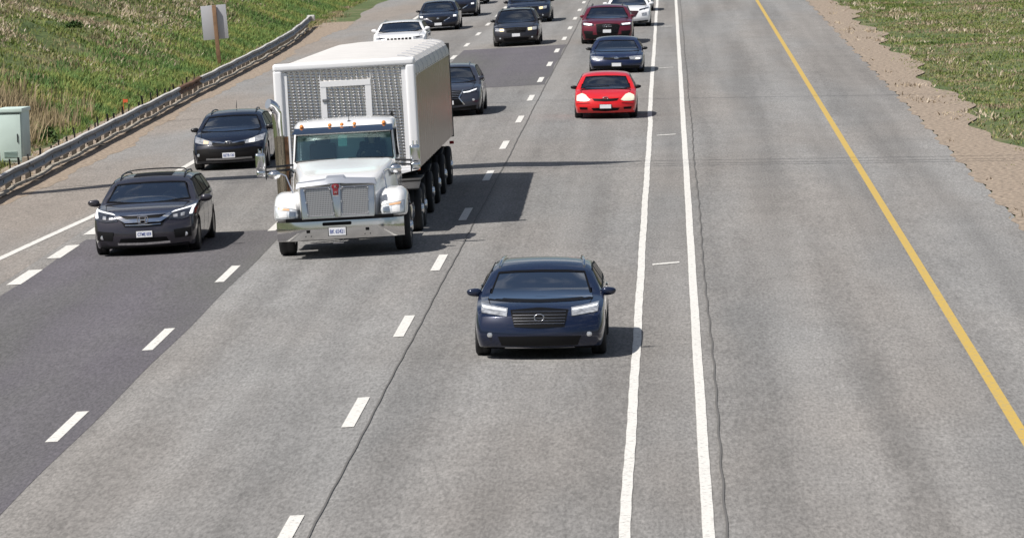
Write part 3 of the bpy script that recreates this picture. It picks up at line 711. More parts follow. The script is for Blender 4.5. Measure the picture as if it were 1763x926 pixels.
def d_lexus(D, root, S):
    D.patch('grille', [(-.42, .72), (0, .74), (.42, .72)], [(-.3, .53), (0, .52), (.3, .53)], M_grille, off=.01)
    D.patch('lower_grille', [(-.3, .5), (0, .5), (.3, .5)], [(-.44, .33), (0, .31), (.44, .33)], M_grille, off=.01)
    slats(D, root, .34, .40, .54, .72, 4, M_rim, .01)
    D.patch('lower_bumper', [(-.86, .3), (0, .24), (.86, .3)], [(-.84, .15), (0, .12), (.84, .15)], M_blackpl, off=.008, nu=16)
    for s in (False, True):
        D.patch('grille_edge', [(.42, .74), (.45, .74)], [(.29, .52), (.32, .52)], M_chrome, off=.02, nu=3, mirror=s)
        D.patch('grille_edge', [(.29, .53), (.32, .53)], [(.44, .33), (.47, .33)], M_chrome, off=.02, nu=3, mirror=s)
        D.patch('headlight', [(.42, .71), (.84, .79)], [(.45, .63), (.82, .67)], M_lensdark, off=.012, mirror=s)
        D.patch('running_light', [(.42, .68), (.6, .69), (.82, .75)], [(.45, .655), (.6, .662), (.80, .715)], M_drl, off=.018, mirror=s)
    foglamp(D, root, .72, .45, .04)

def d_jeep(D, root, S):
    for k in range(7):
        x = (k-3)*.135; D.patch('grille_slot', [(x-.048, .88), (x+.048, .88)], [(x-.045, .72), (x+.045, .72)], M_grille, off=.008, nu=3)
    D.patch('lower_intake', [(-.6, .45), (.6, .45)], [(-.6, .3), (.6, .3)], M_blackpl, off=.01)
    for s in (False, True):
        D.patch('headlight', [(.52, .90), (.86, .92)], [(.53, .82), (.86, .84)], M_lens, off=.01, mirror=s)
        D.patch('lamp_core', [(.6, .89), (.76, .90)], [(.62, .855), (.76, .86)], M_black, off=.014, nu=5, mirror=s)

def d_hyun(D, root, S):
    D.patch('grille', [(-.45, .66), (0, .68), (.45, .66)], [(-.3, .42), (0, .38), (.3, .42)], mat('grille_red_reflection_tint', (.035, .01, .014), .35), off=.01)  # red reflection painted into the black grille's base colour
    D.patch('lower_bumper', [(-.84, .28), (0, .2), (.84, .28)], [(-.8, .13), (0, .1), (.8, .13)], M_blackpl, off=.01, nu=16)
    for s in (False, True):
        D.patch('lamp_slit', [(.46, .72), (.86, .80)], [(.47, .665), (.84, .755)], M_lensdark, off=.012, mirror=s)
        D.patch('headlight', [(.56, .57), (.78, .60)], [(.58, .46), (.78, .48)], M_lens, off=.012, nu=6, mirror=s)

def d_navy(D, root, S):
    D.patch('grille', [(-.42, .70), (0, .73), (.42, .70)], [(-.36, .48), (0, .46), (.36, .48)], M_grille, off=.01)
    slats(D, root, .36, .39, .5, .69, 5, M_rim, .006)
    D.patch('lower_intake', [(-.6, .34), (0, .35), (.6, .34)], [(-.55, .21), (0, .2), (.55, .21)], M_blackpl, off=.01); D.patch('skid_trim', [(-.5, .19), (0, .185), (.5, .19)], [(-.5, .17), (0, .165), (.5, .17)], M_rim, off=.02)
    for s in (False, True): D.patch('headlight', [(.46, .72), (.86, .77)], [(.47, .62), (.84, .66)], M_lens, off=.012, mirror=s)
    for s in (False, True): D.patch('running_light', [(.48, .70), (.84, .745)], [(.48, .685), (.83, .725)], M_drl, off=.018, mirror=s)
    foglamp(D, root, .72, .36, .04)
    ringpart(root, 'emblem', 0, D.hit('front', 0, .62)[0].y-.03, .61, .07, .05, .01, M_chrome)

def spec(W, Ln, H, beltz, lip, hood, ws0, ws1, wst, wsb, wswt, wswb, wr, mir, paint_, detail, rear=None, **k):
    rg1 = rear[0] if rear else Ln-1.0; rg0 = rear[1] if rear else Ln-.75
    top = [(0, lip-.05), (.1, lip), (.35, lip+(hood-lip)*.45), (ws0-.15, hood), (ws0, hood+.01), (ws1, wst+.03), (ws1+.35, H-.01), (ws1+1.0, H)]
    if rear and rear[2] == 'sedan': top += [(rg1-.4, H-.03), (rg1+.45, beltz+.09), (Ln-.1, beltz+.06), (Ln, beltz-.06)]
    else: top += [(rg1, H-.05), (Ln-.42, H-.12), (Ln-.12, beltz+.08), (Ln, beltz-.1)]
    belt = [(0, lip-.09), (.35, lip+.0), (ws0, hood-.04), (ws1, beltz), (Ln-.4, beltz+.03), (Ln, beltz-.18)]
    d = dict(W=W, L=Ln, H=H, beltz=beltz, lip=lip, top=top, belt=belt, ws0=ws0, ws1=ws1, wst=wst, wsb=wsb, wswt=wswt, wswb=wswb, wr=wr, mir=mir, paint=paint_, detail=detail, rg1=rg1, rg0=rg0, ax0=.93, ax1=.93+Ln*.575, pz=.3)
    d.update(k); return d
G = 'cars and suvs coming towards the camera'
M_black_rail = mat('black_rail', (.015, .015, .017), .3, .3)
hondaS = spec(2.02, 5.1, 1.42, .93, .82, .95, 1.22, 2.05, 1.29, .965, .67, .83, .315, (1.22, .955, .23, .135), M_H, d_honda, pz=.415, px=.02, ptext='CTME 059', ph=.12, rails=(.035, .63, .60, M_black_rail), seat=M_seatl, rim=M_darkrim, zb=.14, ax1=3.95)
honda, DH = build_car('parked_suv'.replace('parked_', ''), hondaS, -10.28, 94.35, 'dark grey SUV with roof crossbar and chrome grille, nearest in the left lane', 'SUV', G)
ravS = spec(1.86, 4.6, 1.36, .88, .70, .92, 1.1, 1.85, 1.25, .915, .60, .76, .30, (1.04, .945, .2, .115), paint('black_blue_paint', (.006, .008, .018), .2, .25), d_rav, pz=.365, ptext='BZTB 120', ph=.125, rails=(.03, .56, .52, M_black_rail), mirm=M_black, zb=.15)
build_car('suv', ravS, -10.98, 120.8, 'black SUV partly hidden behind the white truck and its exhaust pipe', 'SUV', G)
yarS = spec(1.74, 3.75, 1.235, .80, .64, .80, .93, 1.55, 1.125, .80, .56, .70, .27, (.98, .825, .18, .10), paint('bright_red_paint', (.62, .012, .014), 0, .3), d_yaris, pz=.345, ph=.105, mirm=M_blackpl, rim=M_darkrim, zb=.14, rear=(2.95, 3.2, 'hatch'), round=.2)
build_car('hatchback', yarS, -1.94, 136.5, 'small bright red hatchback with hazy round headlights in the right lane', 'car', G)
vwS = spec(1.84, 4.7, 1.16, .74, .56, .72, 1.2, 1.95, 1.03, .70, .58, .76, .265, (1.04, .765, .19, .10), paint('deep_blue_paint', (.010, .017, .055), .3, .25), d_vw, pz=.285, ph=.11, rear=(3.3, 3.55, 'sedan'), mirm=M_black, zb=.12)
build_car('sedan', vwS, -1.93, 165.1, 'dark blue sedan with round chrome badge directly behind the red hatchback', 'car', G)
audS = spec(2.02, 5.0, 1.46, .95, .84, .98, 1.25, 2.0, 1.36, .97, .63, .82, .31, (1.06, 1.02, .2, .12), paint('maroon_paint', (.13, .010, .022), .4, .3), d_audi, pz=.50, ph=.12, rails=(.03, .6, .56, M_black_rail))
build_car('suv', audS, -2.55, 190.6, 'maroon SUV with big dark grille and four-ring badge in the right lane', 'SUV', G)
hyS = spec(1.92, 4.5, 1.33, .87, .72, .89, 1.15, 1.9, 1.22, .89, .60, .78, .29, (1.08, .945, .2, .12), paint('pearl_white_paint', (.78, .79, .81), 0, .3), d_hyun, pz=.26, ph=.11)
build_car('suv', hyS, -1.88, 209.4, 'white SUV with black lower grille behind the maroon SUV at the top', 'SUV', G)
grS = dict(spec(1.84, 4.6, 1.2, .78, .6, .78, 1.15, 1.9, 1.08, .77, .58, .76, .28, (1.02, .82, .19, .1), paint('steel_grey_paint', (.12, .13, .15), .4, .3), d_vw, rear=(3.3, 3.55, 'sedan'), pz=.3))
build_car('sedan', grS, -1.79, 229.8, 'grey sedan cut by the top edge behind the white SUV on the right', 'car', G)
dgS = spec(1.84, 4.8, 1.41, .89, .74, .89, 1.2, 1.95, 1.36, .90, .60, .78, .30, (1.02, .975, .19, .12), paint('brown_grey_paint', (.022, .020, .024), .35, .3), d_dodge, pz=.44, ph=.12, rails=(.02, .57, .53, M_black_rail), mirm=M_black)
build_car('crossover', dgS, -6.08, 192.0, 'dark grey-brown crossover with lit amber headlights beyond the truck', 'SUV', G)
s3S = spec(2.0, 4.8, 1.46, .93, .76, .92, 1.2, 1.95, 1.34, .94, .64, .80, .32, (1.14, .93, .2, .13), paint('navy_grey_paint', (.010, .014, .03), .3, .3), d_dodge, pz=.44, ph=.12, mirm=M_black)
build_car('suv', s3S, -6.33, 218.7, 'dark navy SUV behind the amber-lit crossover, cut by the top edge', 'SUV', G)
mzS = spec(1.80, 4.5, 1.27, .82, .65, .81, 1.15, 1.9, 1.20, .82, .55, .74, .29, (1.02, .845, .19, .1), paint('black_navy_paint', (.008, .010, .022), .25, .22), d_mazda, pz=.295, ph=.11, mirm=M_black)
build_car('crossover', mzS, -10.19, 215.2, 'black crossover with two bright headlights behind the white SUV', 'SUV', G)
s2S = spec(1.9, 4.7, 1.38, .90, .74, .89, 1.2, 1.95, 1.28, .90, .62, .78, .31, (1.06, .93, .2, .12), paint('dark_slate_paint', (.010, .012, .024), .3, .3), d_mazda, pz=.4, ph=.11)
build_car('suv', s2S, -10.1, 232.8, 'dark slate SUV half hidden behind the black crossover at the top', 'SUV', G)
svS = spec(1.86, 4.7, 1.2, .78, .6, .78, 1.15, 1.9, 1.08, .77, .58, .76, .28, (1.02, .82, .19, .1), paint('silver_paint', (.4, .42, .45), .6, .3), d_vw, rear=(3.3, 3.55, 'sedan'), pz=.3)
build_car('sedan', svS, -10.35, 252.3, 'silver sedan barely visible at the top edge behind the slate SUV', 'car', G)
jpS = spec(2.04, 5.0, 1.47, .98, .93, 1.08, 1.25, 1.95, 1.40, 1.09, .66, .83, .33, (1.10, 1.14, .2, .13), paint('gloss_white_paint', (.82, .82, .83), 0, .3), d_jeep, pz=.5, ph=.11, rails=(.03, .62, .58, M_chrome))
build_car('suv', jpS, -10.13, 183.0, 'white SUV with slotted grille seen above the trailer roof', 'SUV', G)
lxS = spec(1.92, 4.85, 1.42, .92, .76, .92, 1.2, 1.95, 1.33, .93, .60, .78, .31, (1.0, 1.0, .2, .12), paint('slate_blue_paint', (.045, .05, .07), .45, .3), d_lexus, pz=.40, ph=.11, rails=(.03, .58, .53, M_rim))
build_car('suv', lxS, -6.45, 140.6, 'grey-blue SUV half hidden behind the right side of the trailer', 'SUV', G)
nvS = spec(1.92, 4.75, 1.255, .84, .70, .84, 1.15, 2.0, 1.14, .80, .64, .77, .30, (1.10, .86, .22, .12), paint('navy_blue_paint', (.008, .014, .04), .35, .22), d_navy, pz=.40, ph=.12, ptext=None, noplate=True, rr=.026, rails=(.02, .63, .56, M_chrome), glass=glass('dark_windscreen_glass', (.34, .38, .40), 4.5))
navy, DN = build_car('suv', nvS, -2.09, 71.3, 'navy blue SUV with bright roof rails, nearest of all to the camera', 'SUV', G)
bpy.context.view_layer.update()
PG = 'people sitting in the vehicles'
person(honda.matrix_world @ Matrix.Translation((.37, 2.36, .60)), 'driver of the dark grey SUV with roof crossbar, hands on the wheel', PG)
person(honda.matrix_world @ Matrix.Translation((-.37, 2.36, .58)), 'passenger in a pale shirt in the dark grey SUV with roof crossbar', PG, shirt=mat('pale_shirt_cloth', (.6, .62, .58), .8))
person(navy.matrix_world @ Matrix.Translation((.36, 2.3, .42)), 'driver of the navy SUV at the bottom holding the steering wheel', PG)
# ---------------------------------------------------------------- the truck
TX, TY = -6.27, 91.2
truck = empty('semi_truck', (TX, TY, gz(TX)+.004), 'white day-cab truck with chrome grille and bumper pulling a tall silver box trailer', 'truck', 'lorries in the middle lane', (0, -math.atan(.02), 0))
del truck['group']
M_white = mat('white_truck_paint', (.84, .84, .84), .22, 0, 1)
M_alum = mat('bright_aluminium', (.70, .70, .71), .22, 1, var=.05, vscale=2)
M_stain = mat('polished_steel', (.66, .655, .65), .10, 1, bump=.05, bscale=3)
M_frame = mat('chassis_black', (.012, .012, .013), .6)
def tbox(name, c, s, m, parent=truck, bev=.01, rot=None):
    bm = bmesh.new(); add_box(bm, c, s, bev, rot); return bm_obj(name, bm, m, parent, True, 40)
# front bumper: curved sheet
bm = bmesh.new(); prof = [(.345, .05), (.36, .0), (.45, -.012), (.6, -.012), (.70, .0), (.715, .06)]
xs_ = np.linspace(-1.185, 1.185, 25)
def by(x): return .16*max(0, (abs(x)-.72)/.46)**2 + .012*x*x
rows = [[bm.verts.new((x, y+by(x), z)) for x in xs_] for z, y in prof]
for A, B in zip(rows, rows[1:]):
    for i in range(len(xs_)-1): bm.faces.new((A[i], A[i+1], B[i+1], B[i]))
e = [v for v in bm.verts]; solid(bm, .03)
bump_ = bm_obj('bumper', bm, M_stain, truck, True, 30)
for s in (-1, 1):
    tbox('tow_hole', (s*.55-.04, -.014, .52), (.07, .01, .055), M_trim, bump_, .004)
    tbox('bolt', (s*.55-.09, -.016, .43), (.02, .012, .018), M_frame, bump_, .004); tbox('bolt', (s*.55+.01, -.016, .43), (.02, .012, .018), M_frame, bump_, .004)
bm = bmesh.new(); add_box(bm, (-.05, -.013, .645), (.54, .014, .062), .028, seg=3); bm_obj('bumper_slot', bm, M_trim, bump_, True)
plate(truck, -.05, -.02, .50, .315, .145, 'BK 65421')
bm = bmesh.new()
for a, b, c, d in ((-.14, -.14, .28, .35), (.05, .05, .28, .35)): add_tube(bm, [(a, .03, c), (b, .03, d)], .006, 5)
add_tube(bm, [(-.14, .03, .28), (.05, .03, .28)], .008, 5); bm_obj('tow_hook', bm, M_rim, truck)
tbox('skirt_gap', (0, .09, .735), (2.0, .12, .06), M_trim, bev=0)
# grille surround
gm = mat('grille_steel', (.62, .61, .60), .16, 1)
bm = bmesh.new()
add_hexa(bm, [(-.70, .02, .745), (.66, .02, .745), (.66, .3, .745), (-.70, .3, .745), (-.72, .12, 1.33), (.67, .12, 1.33), (.67, .4, 1.33), (-.72, .4, 1.33)], .02)
shell = bm_obj('grille_surround', bm, gm, truck, True)
bm = bmesh.new()   # chrome crown over the grille
vs = []
P = [(-.76, 1.32), (-.74, 1.40), (-.22, 1.45), (-.18, 1.50), (.10, 1.505), (.14, 1.455), (.67, 1.42), (.70, 1.33)]
P2 = [(-.76, 1.30), (-.70, 1.335), (-.2, 1.365), (-.15, 1.38), (.08, 1.38), (.12, 1.37), (.64, 1.345), (.70, 1.31)]
for (a, b), (c, d) in zip(P, P2): vs.append((bm.verts.new((a, .20, b)), bm.verts.new((a, .10, (b*.7+d*.3))), bm.verts.new((c, .075, d))))
for A, B in zip(vs, vs[1:]):
    for k in (0, 1): bm.faces.new((A[k], B[k], B[k+1], A[k+1]))
solid(bm, .03); bm_obj('grille_crown', bm, mat('brushed_crown', (.74, .75, .78), .3, .75), truck, True, 40)
def mesh_panel_mat():
    m, t, b = node_mat('woven_grille_mesh'); N = t.nodes; K = t.links
    c = N.new('ShaderNodeTexCoord'); s = N.new('ShaderNodeSeparateXYZ'); K.new(c.outputs['Object'], s.inputs[0])
    def wave(src, f):
        a = N.new('ShaderNodeMath'); a.operation = 'MULTIPLY'; a.inputs[1].default_value = f; K.new(src, a.inputs[0])
        d = N.new('ShaderNodeMath'); d.operation = 'SINE'; K.new(a.outputs[0], d.inputs[0]); return d.outputs[0]
    m1 = N.new('ShaderNodeMath'); m1.operation = 'MAXIMUM'; K.new(wave(s.outputs['X'], 2*math.pi/.030), m1.inputs[0]); K.new(wave(s.outputs['Z'], 2*math.pi/.036), m1.inputs[1])
    r = N.new('ShaderNodeMapRange'); r.inputs[1].default_value = -.2; r.inputs[2].default_value = .5; K.new(m1.outputs[0], r.inputs[0])
    mix = N.new('ShaderNodeMix'); mix.data_type = 'RGBA'; mix.inputs[6].default_value = (.10, .10, .10, 1); mix.inputs[7].default_value = (.50, .48, .46, 1); K.new(r.outputs[0], mix.inputs[0]); K.new(mix.outputs[2], b.inputs['Base Color'])
    K.new(r.outputs[0], b.inputs['Metallic']); b.inputs['Roughness'].default_value = .38; return m
M_mesh = mesh_panel_mat()
def gpanel(x0t, x1t, x0b, x1b):
    def yz(z): return .005+.10*(z-.745)/.585
    bm = bmesh.new(); q = [(x0b, yz(.80)-.001, .80), (x1b, yz(.80)-.001, .80), (x1t, yz(1.29)-.001, 1.30), (x0t, yz(1.29)-.001, 1.30)]
    f = bm.faces.new([bm.verts.new(p) for p in q]); o = bm_obj('grille_mesh', bm, M_mesh, truck)
    bm = bmesh.new(); add_tube(bm, [(p[0], p[1]-.004, p[2]) for p in q+[q[0]]], .013, 6, False)
    for i in range(4):
        a, b = Vector(q[i]), Vector(q[(i+1) % 4])
        for t in (.05, .5, .95): p = a.lerp(b, t); add_lathe(bm, [(.016, -.004), (.016, -.022), (.008, -.026)], 'Y', p, 8)
    bm_obj('mesh_frame', bm, M_rim, o)
gpanel(-.63, -.15, -.57, -.09); gpanel(.06, .555, .05, .545)
add = bmesh.new(); add_hexa(add, [(-.075, -.01, .76), (.035, -.01, .76), (.035, .03, .76), (-.075, .03, .76), (-.14, .075, 1.36), (.05, .075, 1.36), (.05, .12, 1.36), (-.14, .12, 1.36)], .012); bm_obj('grille_centre_bar', add, gm, truck, True)
# red emblem with letters
bm = bmesh.new(); add_lathe(bm, [(.075, .03), (.075, -.002), (.06, -.012)], 'Y', (-.045, .06, 1.325), 20)
for v in bm.verts: v.co.z = 1.325+(v.co.z-1.325)*.8
add_hexa(bm, [(-.095, .035, 1.17), (.005, .035, 1.17), (.005, .09, 1.17), (-.095, .09, 1.17), (-.1, .05, 1.31), (.01, .05, 1.31), (.01, .1, 1.31), (-.1, .1, 1.31)], .008)
em = bm_obj('emblem', bm, mat('red_enamel', (.20, .008, .012), .25, coat=1), truck, True, 40)
text_obj('K', .075, M_chrome, em, (-.045, .040, 1.325), (R(90), 0, 0)); text_obj('W', .06, M_chrome, em, (-.045, .03, 1.22), (R(90), 0, 0))
bm = bmesh.new(); add_box(bm, (-.045, .045, 1.155), (.11, .02, .02), .006); bm_obj('emblem_edge', bm, M_chrome, em)
# bonnet
def loft(name, secs, m, parent=truck, smooth=True, cap=True, sub=0, sharp=35):
    bm = bmesh.new(); rings = [[bm.verts.new(p) for p in s] for s in secs]; n = len(rings[0])
    for A, B in zip(rings, rings[1:]):
        for i in range(n): bm.faces.new((A[i], A[(i+1) % n], B[(i+1) % n], B[i]))
    if cap: bm.faces.new(rings[0][::-1]); bm.faces.new(rings[-1])
    o = bm_obj(name, bm, m, parent, smooth, sharp)
    if sub: o.modifiers.new('s', 'SUBSURF').levels = sub; o.modifiers['s'].render_levels = sub
    return o
def hsec(y, wt, wb, zt, zb_, r=.09, cr=.03):
    P = [(-wb, y, zb_), (-wt-.005, y, zt-r*1.2), (-wt+r*.35, y, zt-r*.3), (-wt+r*1.3, y, zt+.0), (-wt*.5, y, zt+cr*.7), (0, y, zt+cr), (wt*.5, y, zt+cr*.7), (wt-r*1.3, y, zt), (wt-r*.35, y, zt-r*.3), (wt+.005, y, zt-r*1.2), (wb, y, zb_)]
    return [(x-.03 if y < .5 else x, y_, z) for x, y_, z in P]
loft('bonnet', [hsec(.24, .70, .72, 1.385, .72), hsec(.36, .72, .76, 1.43, .72), hsec(.9, .80, .88, 1.52, .72), hsec(1.6, .88, .98, 1.61, .7), hsec(2.25, .955, 1.03, 1.685, .7)], M_white, sharp=60)
for s in (-1, 1):
    tbox('bonnet_vent', (s*1.0-.02, 1.95, 1.47), (.02, .42, .16), M_trim, bev=.004, rot=Matrix.Rotation(-s*.1, 3, 'Y'))
    tbox('air_intake', (s*.945, 1.75, 1.56), (.03, .5, .10), M_black, bev=.01, rot=Matrix.Rotation(s*.9, 3, 'Y'))
# wings with headlights
def wing(s):
    def sec(x, pts): return [(s*x, y, z) for y, z in pts]
    ins = [(.10, .71), (.09, .80), (.13, .93), (.28, 1.07), (.55, 1.15), (1.0, 1.18), (1.5, 1.12), (1.75, .95), (1.8, .8), (1.66, .78), (1.45, .98), (1.1, 1.06), (.72, 1.0), (.52, .72)]
    mid = [(.10, .71), (.085, .80), (.12, .95), (.30, 1.14), (.58, 1.22), (1.0, 1.245), (1.5, 1.16), (1.78, .97), (1.84, .8), (1.66, .78), (1.45, .98), (1.1, 1.06), (.72, 1.0), (.52, .72)]
    out = [(.22, .71), (.22, .80), (.26, .93), (.42, 1.08), (.66, 1.16), (1.0, 1.18), (1.45, 1.09), (1.7, .93), (1.76, .8), (1.66, .78), (1.45, .96), (1.1, 1.03), (.74, .98), (.54, .72)]
    end = [(.36, .72), (.36, .80), (.40, .90), (.52, 1.02), (.7, 1.09), (1.0, 1.11), (1.4, 1.03), (1.62, .9), (1.68, .8), (1.64, .78), (1.42, .95), (1.1, 1.01), (.76, .96), (.56, .73)]
    secs = [sec(.72, ins), sec(.84, mid), sec(1.0, mid), sec(1.13, mid), sec(1.21, out), sec(1.26, end)]
    if s < 0: secs = secs[::-1]
    return loft('wing', secs, M_white, sub=1, sharp=70)
M_lensb = mat('truck_headlight_lens', (.72, .75, .78), .1, .2, 1, var=.3, vscale=14)
for s in (-1, 1):
    w_ = wing(s); sx = -.03 if s < 0 else -.01
    bpy.context.view_layer.update(); dg = bpy.context.evaluated_depsgraph_get(); wm = bpy.data.meshes.new_from_object(w_.evaluated_get(dg)); w_.modifiers.clear(); w_.data = wm
    tb = bmesh.new(); tb.from_mesh(wm); DW = Draper(BVHTree.FromBMesh(tb), truck); tb.free(); mi_ = s < 0
    hl = DW.patch('headlight', [(.77, .90), (.9, .945), (1.19, .985)], [(.79, .775), (1.0, .77), (1.185, .785)], M_lensb, off=.012, nv=6, mirror=mi_)
    DW.patch('lens_bezel', [(.755, .915), (.9, .96), (1.205, 1.0)], [(.775, .76), (1.0, .755), (1.2, .77)], mat('bezel_grey', (.25, .26, .27), .4), off=.006, nv=6, mirror=mi_)
    DW.patch('turn_signal', [(.93, .945), (1.14, .97)], [(.93, .915), (1.12, .93)], mat('amber_reflector', (.75, .45, .25), .3, coat=1), off=.018, nu=6, mirror=mi_, parent=hl)
    DW.patch('reflector_bowl', [(.82, .89), (.93, .90)], [(.82, .80), (.94, .80)], mat('lamp_reflector', (.35, .38, .42), .15, .8), off=.016, nu=6, mirror=mi_, parent=hl)
    DW.patch('reflector_bowl', [(.98, .90), (1.12, .91)], [(.98, .80), (1.12, .80)], M_white, off=.016, nu=6, mirror=mi_, parent=hl)
    tbox('marker_badge', (s*1.25, .86, .93), (.012, .05, .09), M_trim, w_, .003)
# cab shell (hollow): pillars, roof, sides, floor
cabw = .965
def pil(name, a, b, t, m=M_white): 
    bm = bmesh.new(); add_tube(bm, [a, b], t, 8); return bm_obj(name, bm, m, truck, True, 60)
loft('cab_lower', [[(-cabw, y, .75), (cabw, y, .75), (cabw+.03, y, 1.2), (cabw+.0, y, 1.66), (-cabw, y, 1.66), (-cabw-.03, y, 1.2)] for y in (2.2, 2.5, 3.7)], M_white, cap=True)
roofp = []
for y, z, w in ((2.42, 2.235, .90), (2.55, 2.33, .93), (2.85, 2.405, .945), (3.3, 2.43, .95), (3.62, 2.40, .94), (3.7, 2.30, .93)):
    roofp.append([(-w, y, 2.2), (-w-.01, y, z-.07), (-w+.06, y, z-.015), (-w*.6, y, z+.01), (0, y, z+.022), (w*.6, y, z+.01), (w-.06, y, z-.015), (w+.01, y, z-.07), (w, y, 2.2)])
loft('cab_roof', roofp, M_white, sharp=60)
bm = bmesh.new(); add_box(bm, (0, 3.66, 1.95), (cabw*1.9, .05, .6)); add_box(bm, (0, 3.0, 2.19), (cabw*1.86, 1.3, .02)); bm_obj('cab_back', bm, M_white, truck)
for s in (-1, 1):
    bm = bmesh.new()
    add_hexa(bm, [(s*.93, 2.30, 1.64), (s*.985, 2.32, 1.64), (s*.985, 2.44, 1.64), (s*.93, 2.42, 1.64), (s*.885, 2.46, 2.25), (s*.94, 2.48, 2.25), (s*.94, 2.60, 2.25), (s*.885, 2.58, 2.25)], .01); bm_obj('windscreen_pillar', bm, M_white, truck, True)
    bm = bmesh.new(); add_hexa(bm, [(s*.94, 3.2, 1.62), (s*.975, 3.2, 1.62), (s*.975, 3.7, 1.62), (s*.94, 3.7, 1.62), (s*.905, 3.2, 2.25), (s*.94, 3.2, 2.25), (s*.94, 3.7, 2.25), (s*.905, 3.7, 2.25)]); bm_obj('rear_corner', bm, M_white, truck)
    q = [(s*.972, 2.46, 1.67), (s*.965, 3.2, 1.67), (s*.94, 3.2, 2.2), (s*.945, 2.6, 2.2)]
    bm = bmesh.new(); bm.faces.new([bm.verts.new(p) for p in q]); sw = bm_obj('side_window', bm, M_gdark, truck)
    bm = bmesh.new(); add_tube(bm, [(p[0]+s*.006, p[1], p[2]) for p in q+[q[0]]], .022, 6, False); bm_obj('window_frame', bm, M_black, sw)
    tbox('door_handle', (s*1.005, 3.1, 1.5), (.02, .13, .03), M_chrome)
    tbox('door_seam', (s*.998, 3.22, 1.25), (.004, .012, .78), M_trim, bev=0)
bm = bmesh.new()
nX = 13; rows = []
for t in np.linspace(0, 1, 5):
    row = []
    for u in np.linspace(-1, 1, nX): row.append(bm.verts.new((u*(.935-.04*t), 2.27+.19*t-.06*(1-u*u), 1.69+.52*t)))
    rows.append(row)
for A, B in zip(rows, rows[1:]):
    for i in range(nX-1): bm.faces.new((A[i], A[i+1], B[i+1], B[i]))
ws = bm_obj('windscreen', bm, glass('truck_windscreen_glass', (.62, .90, .90), 4.5, (.75, 1, 1)), truck, True)
bm = bmesh.new(); pts = [rows_ for rows_ in [(-.935, 2.265, 1.69), (-.5, 2.215, 1.685), (0, 2.2, 1.685), (.5, 2.215, 1.685), (.935, 2.265, 1.69), (.895, 2.455, 2.21), (.45, 2.41, 2.215), (0, 2.395, 2.215), (-.45, 2.41, 2.215), (-.895, 2.455, 2.21), (-.935, 2.265, 1.69)]]
add_tube(bm, pts, .018, 6, False); bm_obj('windscreen_seal', bm, M_black, ws, True)
for x0, x1 in ((-.85, -.15), (.75, .08)):
    bm = bmesh.new(); add_tube(bm, [(x0, 2.2, 1.70), (x0*.4+x1*.6, 2.17, 1.715), (x1, 2.18, 1.725)], .009, 5); bm_obj('wiper', bm, M_black, truck)
loft('sun_visor', [[(-.93, 2.36, 2.275), (.93, 2.36, 2.275), (.93, 2.5, 2.31), (-.93, 2.5, 2.31)], [(-.96, 2.2, 2.21), (.96, 2.2, 2.21), (.96, 2.235, 2.225), (-.96, 2.235, 2.225)]], M_stain, smooth=False)
for x in (-.80, -.26, -.03, .21, .77):
    bm = bmesh.new(); add_lathe(bm, [(.042, 0), (.04, .02), (.026, .042), (.008, .05)], 'Z', (x, 2.56, 2.325), 14)
    for v in bm.verts: v.co.y = 2.56+(v.co.y-2.56)*1.6
    bm_obj('roof_marker_lamp', bm, M_amber, truck, True)
bm = bmesh.new(); add_tube(bm, [(.1, 2.7, 2.38), (.1, 2.72, 2.56)], [.008, .003], 6); add_box(bm, (.1, 2.7, 2.385), (.06, .06, .03), .01); bm_obj('antenna', bm, M_black, truck)
# cabin interior
bm = bmesh.new(); add_box(bm, (0, 2.52, 1.60), (1.8, .5, .16), .05); add_box(bm, (0, 3.0, 1.1), (1.84, 1.2, .05)); bm_obj('dashboard', bm, mat('grey_dash', (.20, .27, .27), .7), truck, True)
for s in (-1, 1):
    se = link(bpy.data.objects.new('seat', seat_me(M_seat)), truck); se.location = (s*.48, 3.15, 1.42); se.scale = (1.1, 1, 1.05)
bm = bmesh.new(); add_tube(bm, [(.48+.21*math.cos(a), 2.80-.06*math.sin(a), 1.72+.13*math.sin(a)) for a in np.linspace(0, 2*math.pi, 25)], .014, 6, False); add_tube(bm, [(.48, 2.6, 1.6), (.48, 2.8, 1.72)], .02, 6); bm_obj('steering_wheel', bm, M_black, truck, True)
bm = bmesh.new(); add_box(bm, (-.03, 2.5, 2.04), (.17, .02, .22), .01); bm_obj('hanging_card', bm, mat('pale_green_card', (.3, .5, .45), .6), truck)
# mirrors
M_mirb = mat('mirror_chrome', (.72, .73, .75), .12, 1)
for s, mx0 in ((-1, -1.57), (1, 1.365)):
    bm = bmesh.new(); add_box(bm, (mx0, 1.95, 1.755), (.185, .13, .32), .055, seg=4)
    mo = bm_obj('mirror', bm, M_mirb, truck, True, 60)
    bm = bmesh.new(); add_box(bm, (mx0, 1.96, 1.52), (.17, .12, .14), .05, seg=4); bm_obj('lower_mirror', bm, M_mirb, mo, True, 60)
    bm = bmesh.new(); add_tube(bm, [(mx0-.03, 2.0, 1.90), (mx0-.03, 2.0, 1.99)], .012, 6); add_tube(bm, [(mx0+.04, 2.0, 1.90), (mx0+.04, 2.0, 1.99)], .012, 6); bm_obj('mirror_bolt', bm, M_chrome, mo)
    bm = bmesh.new(); add_tube(bm, [(mx0-s*.02, 2.02, 1.62), (s*.97, 2.25, 1.64)], .02, 8); add_tube(bm, [(mx0-s*.02, 2.02, 1.54), (s*.97, 2.25, 1.56)], .02, 8); add_tube(bm, [(mx0-s*.09, 2.02, 1.4), (mx0-s*.09, 2.02, 1.9)], .012, 8); bm_obj('mirror_arm', bm, M_black, truck, True)
